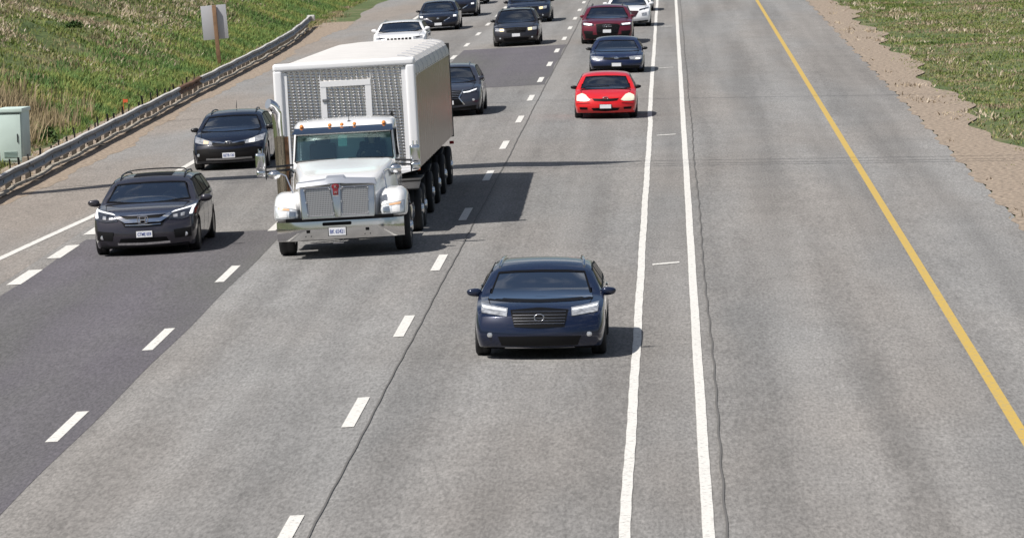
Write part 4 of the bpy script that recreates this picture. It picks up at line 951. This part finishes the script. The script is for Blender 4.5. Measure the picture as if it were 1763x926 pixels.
for s, xx in ((-1, -1.24), (1, 1.03)):
    bm = bmesh.new(); bmesh.ops.create_uvsphere(bm, u_segments=20, v_segments=12, radius=1)
    for v in bm.verts: v.co = Vector((v.co.x*.12+xx, v.co.y*.09+.95, v.co.z*.085+1.55))
    fm = bm_obj('wing_mirror', bm, M_chrome, truck, True, 80)
    bm = bmesh.new(); add_tube(bm, [(xx-s*.1, .98, 1.57), (xx-s*.22, .93, 1.52), (s*.87, .62, 1.18), (s*.84, .6, 1.02)], .013, 8); bm_obj('wing_mirror_arm', bm, M_chrome, truck, True)
# exhaust stack and intake
bm = bmesh.new(); X0 = -1.36
add_tube(bm, [(X0-.15, 3.70, 2.76), (X0-.11, 3.73, 2.745), (X0-.06, 3.76, 2.71), (X0-.02, 3.79, 2.65), (X0-.0, 3.81, 2.56), (X0+.0, 3.82, 2.4), (X0+.01, 3.82, 2.1)], [.098, .098, .098, .098, .096, .094, .094], 18, True)
ex = bm_obj('exhaust_stack', bm, M_chrome, truck, True, 60)
def perf_mat():
    m, t, b = node_mat('perforated_guard'); N = t.nodes; K = t.links; c = N.new('ShaderNodeTexCoord'); v = N.new('ShaderNodeTexVoronoi'); v.inputs['Scale'].default_value = 70; v.inputs['Randomness'].default_value = .2
    K.new(c.outputs['Object'], v.inputs['Vector']); r = N.new('ShaderNodeValToRGB'); r.color_ramp.interpolation = 'CONSTANT'; r.color_ramp.elements[0].color = (.01, .01, .01, 1); r.color_ramp.elements[1].position = .42; r.color_ramp.elements[1].color = (.30, .26, .20, 1)
    K.new(v.outputs['Distance'], r.inputs[0]); K.new(r.outputs[0], b.inputs['Base Color']); b.inputs['Metallic'].default_value = .7; b.inputs['Roughness'].default_value = .35; return m
bm = bmesh.new(); add_tube(bm, [(X0+.02, 3.82, 2.12), (X0+.03, 3.82, .9)], .10, 18); bm_obj('heat_guard', bm, perf_mat(), ex, True, 60)
tbox('rusty_bracket', (X0+.15, 3.85, 1.5), (.09, .06, 1.2), mat('rusty_steel', (.20, .11, .06), .7, .3, var=.5, vscale=9))
tbox('rust_panel', (X0+.06, 3.8, 1.0), (.16, .05, .35), mat('rusty_steel', (0, 0, 0)))
tbox('fuel_tank', (1.0, 3.0, .55), (.42, 1.5, .40), M_stain, bev=.12); tbox('step_box', (-1.0, 3.0, .55), (.42, 1.5, .40), M_stain, bev=.1)
# chassis
for s in (-1, 1): tbox('frame_rail', (s*.42, 4.4, .62), (.1, 8.4, .2), M_frame)
tbox('cab_steps', (1.12, 2.3, .56), (.1, .4, .3), M_alum); tbox('rear_deck', (0, 4.6, .78), (1.6, .7, .04), M_alum)
tbox('front_axle', (0, 1.25, .38), (1.7, .12, .12), M_frame); tbox('engine_underside', (0, 1.2, .48), (1.0, 1.6, .3), M_frame)
TW = .43
for s in (-1, 1):
    wheel(truck, s*1.06 + (.03 if s > 0 else -.03), 1.45, TW, .31, M_alum, s, True)
    for y in (5.95, 7.2):
        wheel(truck, s*1.10, y, TW, .27, M_alum, s, True); wheel(truck, s*.80, y, TW, .27, M_alum, s, True)
    tbox('mud_guard', (s*.98, 5.6, .93), (.5, .9, .03), mat('grey_poly_guard', (.035, .034, .034), .6), rot=Matrix.Rotation(.12, 3, 'X')); tbox('mud_guard', (s*.98, 6.6, 1.0), (.5, 1.5, .03), mat('grey_poly_guard', (0, 0, 0)))
    tbox('chain_rack', (s*1.14, 2.55, .42), (.05, .25, .3), M_chrome, bev=.02)
# trailer, pitched very slightly down to the rear
tr = bpy.data.objects.new('trailer', None)
TFY, TL, TZ0, TZ1, TXC, THW = 6.3, 15.1, 1.24, 3.40, -.19, 1.40
pitch = -.0135
def tp(x, y, z): return (TXC+x, TFY+y, z + (y)*pitch)
def tmap(bm):
    for v in bm.verts: v.co = Vector(tp(v.co.x, v.co.y, v.co.z))
def side_mat():
    m, t, b = node_mat('brushed_aluminium_side'); N = t.nodes; K = t.links; c = N.new('ShaderNodeTexCoord')
    mp_ = N.new('ShaderNodeMapping'); mp_.inputs['Scale'].default_value = (1, 1.3, .12); K.new(c.outputs['Object'], mp_.inputs[0])
    n = N.new('ShaderNodeTexNoise'); n.inputs['Scale'].default_value = 4; n.inputs['Detail'].default_value = 8; n.inputs['Roughness'].default_value = .7; K.new(mp_.outputs[0], n.inputs['Vector'])
    r = N.new('ShaderNodeValToRGB'); r.color_ramp.elements[0].position = .3; r.color_ramp.elements[0].color = (.13, .122, .122, 1); r.color_ramp.elements[1].position = .7; r.color_ramp.elements[1].color = (.30, .28, .28, 1)
    K.new(n.outputs[0], r.inputs[0]); K.new(r.outputs[0], b.inputs['Base Color']); b.inputs['Metallic'].default_value = .9; b.inputs['Specular Tint'].default_value = (.85, .82, .81, 1)
    rr = N.new('ShaderNodeMapRange'); rr.inputs[3].default_value = .16; rr.inputs[4].default_value = .34; K.new(n.outputs[0], rr.inputs[0]); K.new(rr.outputs[0], b.inputs['Roughness']); return m
M_side = side_mat()
bm = bmesh.new()
for s in (-1, 1):     # side made of vertical panels, each bulging a little
    npan = 20; pl = TL/npan; rows = []
    for k in range(npan*4+1):
        y = .12+(TL-.24)*k/(npan*4); ph = (k % 4)/4; dx = .012*math.sin(math.pi*ph) - (.008 if k % 4 == 0 else 0)
        rows.append([bm.verts.new((s*(THW+dx-(.0 if z < TZ1-.3 else (z-(TZ1-.3))**2*1.0)), y, z)) for z in (TZ0-.02, TZ0+.5, 2.2, TZ1-.6, TZ1-.45, TZ1-.33)])
    for A, B in zip(rows, rows[1:]):
        for i in range(5): bm.faces.new((A[i], A[i+1], B[i+1], B[i]))
tmap(bm); body = bm_obj('trailer_side', bm, M_side, truck, True, 8)
bm = bmesh.new(); nb_ = 9; rows = []      # tarpaulin on bows with scalloped edges
for k in range(nb_*6+1):
    ph = (k % 6)/6; y = .05+(TL-.05)*k/(nb_*6); sag = .018*math.sin(math.pi*ph)
    prof = [(-THW-.012, TZ1-.36), (-THW+.0, TZ1-.24), (-THW+.05, TZ1-.13), (-THW+.15, TZ1-.045), (-THW+.32, TZ1+.0-sag*.5), (-.6, TZ1+.035-sag*.6), (0, TZ1+.045-sag*.6), (.6, TZ1+.035-sag*.6), (THW-.32, TZ1+.0-sag*.5), (THW-.15, TZ1-.045-sag*.5), (THW-.05-sag*.6, TZ1-.13), (THW-.0-sag*.4, TZ1-.24), (THW+.012, TZ1-.36)]
    dn = .05*math.exp(-(y-.1)/.5) if y > .1 else .05
    rows.append([bm.verts.new((x, y+.07, z-dn)) for x, z in prof])
for A, B in zip(rows, rows[1:]):
    for i in range(len(A)-1): bm.faces.new((A[i], A[i+1], B[i+1], B[i]))
solid(bm, .012)
tmap(bm); tarp = bm_obj('roof_tarpaulin', bm, mat('white_tarpaulin', (.64, .62, .60), .55, var=.06, vscale=1.5), truck, True, 20)
# bows visible at the right edge
for k in range(1, nb_+1):
    bm = bmesh.new(); y = .05+(TL-.05)*k/nb_
    add_tube(bm, [tp(u, y, TZ1+v) for u, v in ((THW-.42, .012), (THW-.33, .003), (THW-.16, -.037), (THW-.06, -.12), (THW-.01, -.23), (THW, -.34))], .017, 6)
    bm_obj('roof_bow', bm, mat('grey_bow', (.42, .43, .46), .5, .1), tarp)
# front wall
M_dia = mat('diamond_plate', (.64, .62, .595), .24, 1)
zlo, zhi = TZ0-.02, TZ1-.14; NX, NZ = 300, 250; X_, Z_ = np.meshgrid(np.linspace(-THW+.1, THW-.1, NX), np.linspace(zlo, zhi, NZ))
pk = 2*math.pi/.145; hgt = .012*np.maximum(0, np.sin((X_*.75+Z_*1.25)*pk)*np.sin((X_*.6-Z_*1.15)*pk))**.8 + .006*np.sin(X_*3.1+Z_*2)*np.sin(Z_*2.7-X_) + .004*np.sin(X_*7+1)*np.cos(Z_*5)
VV = np.stack([TXC+X_, TFY+.09-hgt, Z_+.09*pitch], -1).reshape(-1, 3); ii = (np.arange(NZ-1)[:, None]*NX+np.arange(NX-1)[None]).ravel()
fp = mesh_obj('front_panel', VV.tolist(), np.stack([ii, ii+1, ii+NX+1, ii+NX], 1).tolist(), M_dia, truck, True)
bm = bmesh.new(); add_box(bm, (0, .14, (TZ0+TZ1)/2-.1), (THW*2-.2, .03, TZ1-TZ0-.12)); tmap(bm); bm_obj('panel_backing', bm, M_alum, fp)
M_satin = mat('satin_white_metal', (.88, .88, .90), .35, .05)
for s in (-1, 1):
    bm = bmesh.new(); add_box(bm, (s*(THW-.085), .13, (TZ0+TZ1)/2-.07), (.19, .24, TZ1-TZ0-.1), .06, seg=5); tmap(bm); cp = bm_obj('corner_post', bm, M_satin, truck, True, 60)
    bm = bmesh.new(); add_box(bm, (s*(THW-.22), .07, (TZ0+TZ1)/2-.08), (.09, .03, TZ1-TZ0-.2), .004); tmap(bm); bm_obj('post_flange', bm, M_satin, cp)
    if s > 0:
        for k, ch in enumerate('79'): text_obj(ch, .10, M_ink if 0 else M_black, cp, tp(THW-.045, .005, TZ0+.26-.12*k), (R(90), 0, R(25)))
bm = bmesh.new(); add_box(bm, (0, .13, TZ1-.075), (THW*2+.02, .25, .16), .065, seg=5)
tmap(bm); bm_obj('top_rail', bm, M_satin, truck, True, 60)
bm = bmesh.new(); xl, xr, zt_ = -.43, .46, TZ1-.40
add_box(bm, (xl, .075, (zt_+TZ0)/2), (.12, .03, zt_-TZ0), .004); add_box(bm, (xr, .075, (zt_+TZ0)/2), (.12, .03, zt_-TZ0), .004); add_box(bm, ((xl+xr)/2, .072, zt_-.04), (xr-xl+.11, .035, .115), .004)
tmap(bm); fr_ = bm_obj('hatch_frame', bm, M_satin, truck)
bm = bmesh.new(); add_box(bm, (xl-.055, .075, (zt_+TZ1-.2)/2+.03), (.012, .02, .28)); add_box(bm, (xr+.055, .075, (zt_+TZ1-.2)/2+.03), (.012, .02, .28)); tmap(bm); bm_obj('panel_seam', bm, M_satin, fr_)
bm = bmesh.new(); add_box(bm, (xl+.02, .05, zt_-.36), (.09, .03, .05), .008); add_box(bm, (xl+.1, .05, zt_-.34), (.08, .02, .03), .008); tmap(bm); bm_obj('latch', bm, M_rim, fr_)
bm = bmesh.new(); add_tube(bm, [(.93, .04, TZ0+.15), (.90, .04, TZ0+1.12)], .013, 6); tmap(bm); bm_obj('air_hose', bm, M_black, truck)
bm = bmesh.new(); add_box(bm, (.2, .05, TZ0-.03), (THW*2-.6, .16, .08), .01); add_hexa(bm, [(.75, -.05, TZ0-.10), (1.05, -.05, TZ0-.12), (1.05, .3, TZ0-.12), (.75, .3, TZ0-.10), (.75, -.05, TZ0-.05), (THW, -.05, TZ0-.05), (THW, .3, TZ0-.05), (.75, .3, TZ0-.05)]); tmap(bm); bm_obj('lower_nose', bm, M_satin, truck)
bm = bmesh.new(); add_box(bm, (THW-.02, .0, TZ0-.05), (.06, .04, .06), .01); tmap(bm); bm_obj('side_marker', bm, mat('orange_marker', (.55, .15, .05), .3), truck)
bm = bmesh.new(); add_box(bm, (0, TL, (TZ0+TZ1)/2-.08), (THW*2+.03, .08, TZ1-TZ0-.02), .02); tmap(bm); bm_obj('tailgate', bm, M_frame, truck)
bm = bmesh.new(); add_box(bm, (0, TL/2, TZ0+.02), (THW*2-.06, TL-.2, .06)); tmap(bm); bm_obj('trailer_floor', bm, M_frame, truck)
for s in (-1, 1):
    bm = bmesh.new(); add_box(bm, (s*.5, TL/2+.5, TZ0-.2), (.12, TL-1.4, .3)); tmap(bm); bm_obj('trailer_rail', bm, M_frame, truck)
    bm = bmesh.new(); add_box(bm, (s*(THW-.05), TL+.02, TZ0-.2), (.1, .06, .07), .01); tmap(bm); bm_obj('tail_lamp', bm, mat('red_lens', (.4, .02, .02), .3), truck)
    for y in (10.9, 13.7, 16.6, 19.7):
        wheel(truck, s*1.12+TXC*.9+.13, y, TW, .27, M_alum, s, True); wheel(truck, s*.82+TXC*.9+.13, y, TW, .27, M_alum, s, True)
    for y in (10.3, 16.0): tbox('mud_flap_guard', (s*1.0-.1, y, .96), (.62, .9, .03), M_blackpl, rot=Matrix.Rotation(.1, 3, 'X'))
for y in (5.95, 7.2, 10.9, 13.7, 16.6, 19.7):
    tbox('axle', (0, y, .42), (1.9, .13, .13), M_frame)
bpy.context.view_layer.update()
person(truck.matrix_world @ Matrix.Translation((.48, 3.13, 1.50)), 'driver of the white truck in dark clothes behind the wheel', PG, s=(1, 1, .8), shirt=mat('dark_shirt_cloth', (.03, .035, .045), .9))
# ---------------------------------------------------------------- roadside
M_galv = mat('shaded_galvanised_steel', (.20, .205, .22), .45, .6, var=.25, vscale=5)  # rail face, shade away from the sun put into its darker colour
M_galvt = mat('lit_galvanised_edge', (.62, .60, .57), .6, .2, var=.25, vscale=6)  # paler copy of the rail steel, light on the edge put into its colour
M_wood = mat('weathered_wood', (.10, .085, .07), .9, bump=.5, bscale=30, var=.35, vscale=6)
M_rust = mat('rusty_rail', (.16, .085, .05), .8, .2, var=.4, vscale=6)
RX = [(40, -15.75), (100, -15.85), (193, -16.05), (210, -16.26), (222, -16.62), (231, -16.95)]
def rx(y): return float(np.interp(y, *zip(*RX)))
def gzl(x): return gz(x)-.01
gr = empty('guardrail', (rx(60), 60, gzl(-15.9)), 'long weathered steel guardrail on wooden posts along the left shoulder', 'guardrail')
bpy.context.view_layer.update(); inv = gr.matrix_world.inverted()
def beam(name, y0, y1, prof, m, wob_=.02, off=0):
    bm = bmesh.new(); n = max(2, int((y1-y0)/1.0)); rows = []
    for k in range(n+1):
        y = y0+(y1-y0)*k/n; jx = wob_*math.sin(y*1.7)+wob_*.7*math.sin(y*.63+1); jz = wob_*.8*math.sin(y*.9+2)
        zz = gzl(-15.9)
        rows.append([bm.verts.new(inv @ Vector((rx(y)+off+px_+jx, y, zz+pz_+jz))) for px_, pz_ in prof])
    for A, B in zip(rows, rows[1:]):
        for i in range(len(A)-1): bm.faces.new((A[i], A[i+1], B[i+1], B[i]))
    solid(bm, .006); return bm_obj(name, bm, m, gr, True, 30)
Wp = [(.0, .53), (.035, .525), (.075, .50), (.08, .46), (.03, .42), (.0, .385), (.03, .35), (.08, .31), (.075, .27), (.03, .25)]
y = 66.
while y < 229:      # rail lengths lapped one over the next
    y2 = min(y+3.95, 230.5); rusty = 156.4 < y < 166
    b_ = beam('rusty_rail_beam' if rusty else 'rail_beam', y, y2, Wp, M_rust if rusty else M_galv, .012, random.uniform(-.012, .012)-(.05 if rusty else 0))
    if not rusty: b2 = beam('rail_top_edge', y, y2, [(-.02, .535), (.05, .537), (.07, .522)], M_galvt, .012, 0); b2.parent = b_
    y += 3.86
y = 66.
while y < 222:
    y2 = y+4.9; j = random.uniform(-.02, .02)
    beam('lower_channel', y, y2, [(.02, .07), (.02+j, .135), (.13+j, .14), (.14, .085)], mat('bleached_channel', (.33, .30, .25), .85, var=.35, vscale=4), .025, j)
    y += 5.0
pm = bmesh.new(); add_box(pm, (0, 0, .22), (.13, .13, .56), .01); pme = bpy.data.meshes.new('post'); pm.to_mesh(pme); pm.free(); pme.materials.append(M_wood)
km = bmesh.new(); add_box(km, (0, 0, 0), (.03, .05, .2)); kme = bpy.data.meshes.new('rail_bolt'); km.to_mesh(kme); km.free(); kme.materials.append(M_black)
sm_ = bmesh.new(); add_box(sm_, (0, 0, .33), (.035, .05, .7)); sme = bpy.data.meshes.new('marker_stub'); sm_.to_mesh(sme); sm_.free(); sme.materials.append(M_black)
y = 67.
while y < 230:
    p = link(bpy.data.objects.new('post', pme), gr); zz = gzl(-15.9); p.location = inv @ Vector((rx(y)-.09, y, zz)); p.rotation_euler = (random.uniform(-.05, .05), random.uniform(-.05, .05), random.uniform(-.1, .1)); p.scale = (1, 1, random.uniform(.93, 1.04))
    b_ = link(bpy.data.objects.new('rail_bolt', kme), p); b_.location = (.15, 0, .38); b_.scale = (.5, 1, .35)
    y += 1.93
t_ = bmesh.new(); add_box(t_, inv @ Vector((rx(230)+.05, 230.6, gzl(-16)+.42)), (.36, .3, .28), .05); bm_obj('end_terminal', t_, M_galvt, gr, True)
for k in range(34):      # broken timber stubs standing behind the rail
    y = 102+k*2.0+random.uniform(-.4, .4)
    s_ = bpy.data.objects.new('marker_stake', sme); link(s_); s_.location = (rx(y)-.42+random.uniform(-.05, .05), y, gzl(-16.3)-.02); s_.rotation_euler = (random.uniform(-.12, .12), random.uniform(-.12, .12), random.uniform(0, 1)); s_.scale = (1, 1, random.uniform(.72, .95))
    tag(s_, 'short dark stake in the row standing just behind the guardrail', 'stake', 'stakes in a row just behind the guardrail')
# utility cabinet
cab = empty('utility_cabinet', (-17.47, 129, gz(-17.37)-.05), 'pale green metal utility cabinet behind the guardrail at the far left', 'cabinet', None, (0, 0, R(-6)))
Mc = mat('pale_green_enamel', (.56, .68, .635), .5, var=.05, vscale=3)
def cbox(name, c, s, m, p=cab, bev=.012):
    bm = bmesh.new(); add_box(bm, c, s, bev); return bm_obj(name, bm, m, p, True)
cbox('housing', (0, .45, .74), (.64, .9, 1.36), Mc); cbox('lid', (0, .44, 1.45), (.70, 1.0, .10), Mc)
d_ = cbox('door', (-.0, -.015, .74), (.58, .03, 1.22), Mc); cbox('handle', (.2, -.045, .72), (.02, .03, .22), M_black, d_, .005)
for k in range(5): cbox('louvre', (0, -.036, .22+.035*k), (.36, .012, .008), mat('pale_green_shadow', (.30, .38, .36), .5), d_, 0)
cbox('base', (0, .45, .03), (.7, 1.0, .1), mat('concrete', (.35, .33, .29), .9, var=.2))
cbox('lid_lip', (0, -.03, 1.385), (.66, .04, .03), mat('under_lid_shade', (.16, .21, .20), .6))  # strip below the lid, its dark green is painted shade
blk = tag(cbox('concrete_block', (0, 0, .12), (.45, .4, .28), mat('rough_concrete', (.27, .23, .18), .95, bump=.6, bscale=12, var=.3), None, .03), 'rough brown block on the ground at the right foot of the pale green cabinet', 'block'); blk.location = (-16.7, 127.2, gz(-16.8))
post_l = tag(cbox('timber_post', (0, 0, .6), (.3, .3, 1.2), M_wood, None, .02), 'dark timber post at the left edge beside the pale green cabinet', 'post'); post_l.location = (-17.85, 128.2, gz(-17.8)-.05)
# sign seen from behind
sg = empty('road_sign', (-17.52, 190, gz(-17.5)-.02), 'back of a grey square road sign on a single brown wooden post', 'sign', None, (R(2), R(-3), 0))
Ms = mat('sign_back_aluminium', (.50, .50, .53), .5, .15)
def sbox(name, c, s, m, bev=.004):
    bm = bmesh.new(); add_box(bm, c, s, bev); return bm_obj(name, bm, m, sg, True)
sbox('post', (.02, 0, 1.15), (.15, .13, 2.36), mat('brown_sign_post', (.26, .155, .09), .9, bump=.4, var=.25, vscale=4)); sbox('sign_panel', (-.02, .10, 1.67), (.98, .012, 1.32), Ms)
# cantilever arm and wires outside the frame whose shadows cross the road
gn = empty('cantilever_mast', (-24, 112, -.3), 'tall grey steel mast with a long tapering arm reaching over the lanes', 'mast')
Mg = mat('mast_steel', (.3, .31, .33), .5, .5)
inv2 = Matrix.Translation((24, -112, .3)); h_ = 9.0
S_ = [(-18.6, 115.2, .30), (-15.6, 115.6, .30), (-14.6, 116.3, .31), (-13.5, 117.3, .33), (-11.3, 117.6, .42), (-5.3, 117.15, .54), (-2.8, 116.9, .58), (-1.8, 117.1, .3), (-.95, 117.5, .04)]
bm = bmesh.new(); add_tube(bm, [inv2 @ Vector((a-.61*h_, b-.40*h_, h_)) for a, b, r_ in S_], [r_*1.4 for a, b, r_ in S_], 12, oval=1); bm_obj('arm', bm, Mg, gn, True, 60)
bm = bmesh.new(); add_tube(bm, [(0, 0, 0), (0, 0, 9.4)], [.35, .25], 14); bm_obj('pole', bm, Mg, gn, True, 60)
for k, (ya, yb, z) in enumerate(((111.8, 112.3, 9.3), (112.4, 113.0, 9.6), (113.6, 113.9, 10.0), (143.5, 144.3, 9.5))):
    bm = bmesh.new(); add_tube(bm, [(-60+i*8, ya+(yb-ya)*i/14, z-.9*math.sin(math.pi*i/14)+.5) for i in range(15)], .045 if k < 3 else .06, 6)
    tag(bm_obj('overhead_wire', bm, M_black, None, True), ['thin overhead wire nearest the camera, crossing above the road', 'thin overhead wire second from the camera, crossing above the road', 'thin overhead wire beside the mast arm on its far side', 'thick overhead wire farther up the road, beyond the other wires'][k], 'wire', 'overhead wires crossing the road')

# ---------------------------------------------------------------- vegetation on the bank (uncountable)
def hill_np(x, y):
    return np.array([hill(float(a), float(b)) for a, b in zip(x, y)])
def clump(x, y, s, o=0): return np.sin(x*s*1.3+y*s*.5+o)*np.cos(y*s*.35-x*s*.6+o*2)
def blades(name, n_tuft, per, hgt, wid, lean, xr, yr, dens, m, label=None):
    x = rng.uniform(*xr, n_tuft); yy = yr[0]+(yr[1]-yr[0])*rng.uniform(0, 1, n_tuft)**.8
    keep = rng.uniform(0, 1, n_tuft) < dens(x, yy); x, yy = x[keep], yy[keep]
    z = hill_np(x, yy); n = len(x)*per
    X = np.repeat(x, per)+rng.normal(0, .10, n); Y = np.repeat(yy, per)+rng.normal(0, .12, n); Z = np.repeat(z, per)-.03
    H = hgt*rng.uniform(.5, 1.25, n)*np.repeat(rng.uniform(.7, 1.2, len(x)), per); a = rng.uniform(0, 2*np.pi, n); w = wid*rng.uniform(.6, 1.3, n)
    lx = rng.normal(0, lean, n)*H+.12*H; ly = rng.normal(0, lean, n)*H; dx, dy = np.cos(a)*w, np.sin(a)*w*.5
    v = np.empty((n, 5, 3)); v[:, 0] = np.c_[X-dx, Y-dy, Z]; v[:, 1] = np.c_[X+dx, Y+dy, Z]; v[:, 2] = np.c_[X+dx*.8+lx*.4, Y+dy*.8+ly*.4, Z+H*.6]; v[:, 3] = np.c_[X-dx*.8+lx*.4, Y-dy*.8+ly*.4, Z+H*.6]; v[:, 4] = np.c_[X+lx, Y+ly, Z+H]
    me = bpy.data.meshes.new(name); me.vertices.add(n*5); me.vertices.foreach_set('co', v.ravel())
    base = (np.arange(n)*5)[:, None]; q = base+np.array([[0, 1, 2, 3]]); t = base+np.array([[3, 2, 4]])
    loops = np.concatenate([q, t], 1).ravel(); me.loops.add(n*7); me.loops.foreach_set('vertex_index', loops)
    st = (np.arange(n)*7)[:, None]+np.array([[0, 4]]); me.polygons.add(n*2); me.polygons.foreach_set('loop_start', st.ravel()); me.update(calc_edges=True); me.validate()
    me.materials.append(m); o = link(bpy.data.objects.new(name, me)); return kind(o, 'stuff')
def blade_mat(name, cols, scale=.24):
    m, t, b = node_mat(name); N = t.nodes; K = t.links; g = N.new('ShaderNodeNewGeometry'); c = N.new('ShaderNodeTexCoord')
    n = N.new('ShaderNodeTexNoise'); n.inputs['Scale'].default_value = scale; n.inputs['Detail'].default_value = 4; K.new(c.outputs['Object'], n.inputs['Vector'])
    a = N.new('ShaderNodeMath'); a.operation = 'MULTIPLY'; a.inputs[1].default_value = .34; K.new(g.outputs['Random Per Island'], a.inputs[0])
    s = N.new('ShaderNodeMath'); s.operation = 'MULTIPLY_ADD'; s.inputs[1].default_value = 2.3; s.inputs[2].default_value = -.82; K.new(n.outputs[0], s.inputs[0])
    d = N.new('ShaderNodeMath'); d.operation = 'ADD'; K.new(a.outputs[0], d.inputs[0]); K.new(s.outputs[0], d.inputs[1])
    r = N.new('ShaderNodeValToRGB'); e = r.color_ramp.elements; e[0].color = (*cols[0], 1); e[0].position = .1; e[1].color = (*cols[-1], 1); e[1].position = .9
    for i, cc in enumerate(cols[1:-1]): q = e.new(.1+.8*(i+1)/(len(cols)-1)); q.color = (*cc, 1)
    K.new(d.outputs[0], r.inputs[0]); K.new(r.outputs[0], b.inputs['Base Color']); b.inputs['Roughness'].default_value = .7; b.inputs['Specular IOR Level'].default_value = .2
    return m
Mgrass = blade_mat('green_grass', [(.075, .12, .03), (.135, .185, .045), (.22, .24, .075), (.27, .225, .13), (.33, .235, .175)])
Mlush = blade_mat('lush_grass', [(.075, .15, .045), (.125, .21, .06), (.20, .26, .07), (.33, .30, .10)], .35)
Mdry = blade_mat('dry_grass', [(.20, .16, .09), (.32, .25, .15), (.45, .36, .23)], .5)
Mhead = blade_mat('seed_heads', [(.25, .20, .14), (.42, .34, .24), (.6, .52, .42)], .8)
g1 = lambda x, y: np.clip(.85+.4*clump(x, y, .5), .55, 1)*(x < -16.95-.8*np.exp(-((y-143)/17)**2))
blades('grass', 150000, 5, .13, .017, .35, (-36, -16.9), (108, 300), g1, Mgrass)
g2 = lambda x, y: np.clip((x+21.5)/2, 0, 1)*np.clip((-17.3-x)/.4, 0, 1)*np.clip((y-135)/15, 0, 1)
blades('tall_grass', 52000, 6, .22, .015, .34, (-23, -17.1), (132, 300), g2, Mlush)
g3 = lambda x, y: np.clip((152-y)/12, 0, 1)*np.clip((-17.6-x)/.5, 0, 1)*np.clip((x+21.5)/1.5, 0, 1)*np.clip(.6+clump(x, y, 1.1), .15, 1)
blades('dry_reeds', 7000, 6, .62, .016, .15, (-22, -17.3), (112, 160), g3, Mdry)
g3b = lambda x, y: (np.exp(-((x+16.9)/.45)**2))*np.clip(.5+clump(x, y, 1.7, 2), .05, 1)*.7
blades('verge_weeds', 9000, 4, .14, .016, .4, (-17.8, -16.1), (100, 250), g3b, Mdry)
g4 = lambda x, y: np.clip(clump(x, y, .42, 1)*1.3+.2+np.clip((-x-20)/8, 0, .5), 0, 1)*(x < -18.5)
blades('seed_heads', 60000, 5, .17, .022, .6, (-36, -18), (108, 300), g4, Mhead)
g5 = lambda x, y: (clump(x, y, .42, 1) > .62)*1.*(x < -19)
blades('straw_patch', 16000, 5, .10, .035, .8, (-36, -18), (108, 300), g5, Mdry)
blades('median_grass', 60000, 5, .10, .018, .5, (7.3, 24), (60, 260), lambda x, y: np.clip(.7+.4*clump(x, y, .5), .25, 1)*np.clip((x-7.7+.4*clump(x, y, 1.3))/.9, .0, 1), Mgrass)
blades('median_weeds', 12000, 5, .17, .022, .6, (6.7, 24), (60, 260), lambda x, y: np.clip(clump(x, y, .8, 2)*1.2-.2, .02, 1), Mhead)
# leafy shrubs that stand out of the bank
def shrub(x, y, r_, h, label):
    n = int(900*r_); u = rng.normal(0, 1, (n, 3)); u /= np.linalg.norm(u, axis=1)[:, None]; rad = rng.uniform(.45, 1, n)[:, None]**.6
    p = u*rad*np.array([r_, r_, h]); p[:, 2] = np.abs(p[:, 2]); p *= (1+.25*np.sin(p[:, :1]*9+p[:, 1:2]*7))
    a = rng.uniform(0, 2*np.pi, n); s = .045*rng.uniform(.6, 1.4, n); V = np.empty((n, 3, 3)); t = np.c_[np.cos(a), np.sin(a), rng.uniform(-.5, .5, n)]; q = np.c_[-np.sin(a)*.5, np.cos(a)*.5, rng.uniform(.3, 1, n)]
    V[:, 0] = p-t*s[:, None]; V[:, 1] = p+t*s[:, None]; V[:, 2] = p+q*s[:, None]*1.8
    me = bpy.data.meshes.new('foliage'); me.from_pydata(V.reshape(-1, 3).tolist(), [], np.arange(n*3).reshape(-1, 3).tolist()); me.materials.append(Mbush)
    root = empty('shrub', (x, y, hill(x, y)-.02), label, 'shrub', 'dark shrubs on the grassy bank'); link(bpy.data.objects.new('foliage', me), root)
    bm = bmesh.new()
    for k in range(5): bmz = random.uniform(-.6, .6)*r_; add_tube(bm, [(0, 0, 0), (bmz*.4, random.uniform(-.2, .2)*r_, h*.4), (bmz, random.uniform(-.5, .5)*r_, h*.8)], [.02, .014, .006], 5)
    bm_obj('stem', bm, M_wood, root)
Mbush = blade_mat('shrub_leaves', [(.02, .045, .012), (.04, .08, .02), (.07, .11, .03)], .8)
for a in ((-25.8, 200, 1.1, .55, 'largest dark shrub, at the very top left of the bank'), (-22.6, 186, .35, .25, 'small dark shrub in the middle of the upper bank, left of the sign'),
          (-21.9, 200, .35, .25, 'small dark shrub high on the bank nearest the road sign'), (-19.5, 254, .6, .3, 'dark shrub at the top edge beyond the road sign'),
          (-17.75, 138.5, .32, .38, 'leafy green shrub right behind the pale green cabinet')): shrub(*a)
fl = tag(sbox_ := bm_obj('marker_flag', (lambda b: (add_box(b, (0, 0, .35), (.012, .012, .7)), add_box(b, (.07, 0, .62), (.14, .01, .1)), b)[2])(bmesh.new()), mat('orange_flag', (.7, .12, .04), .7)), 'small orange marker flag standing just behind the guardrail', 'flag'); fl.location = (-16.75, 149.5, hill(-16.75, 149.5))
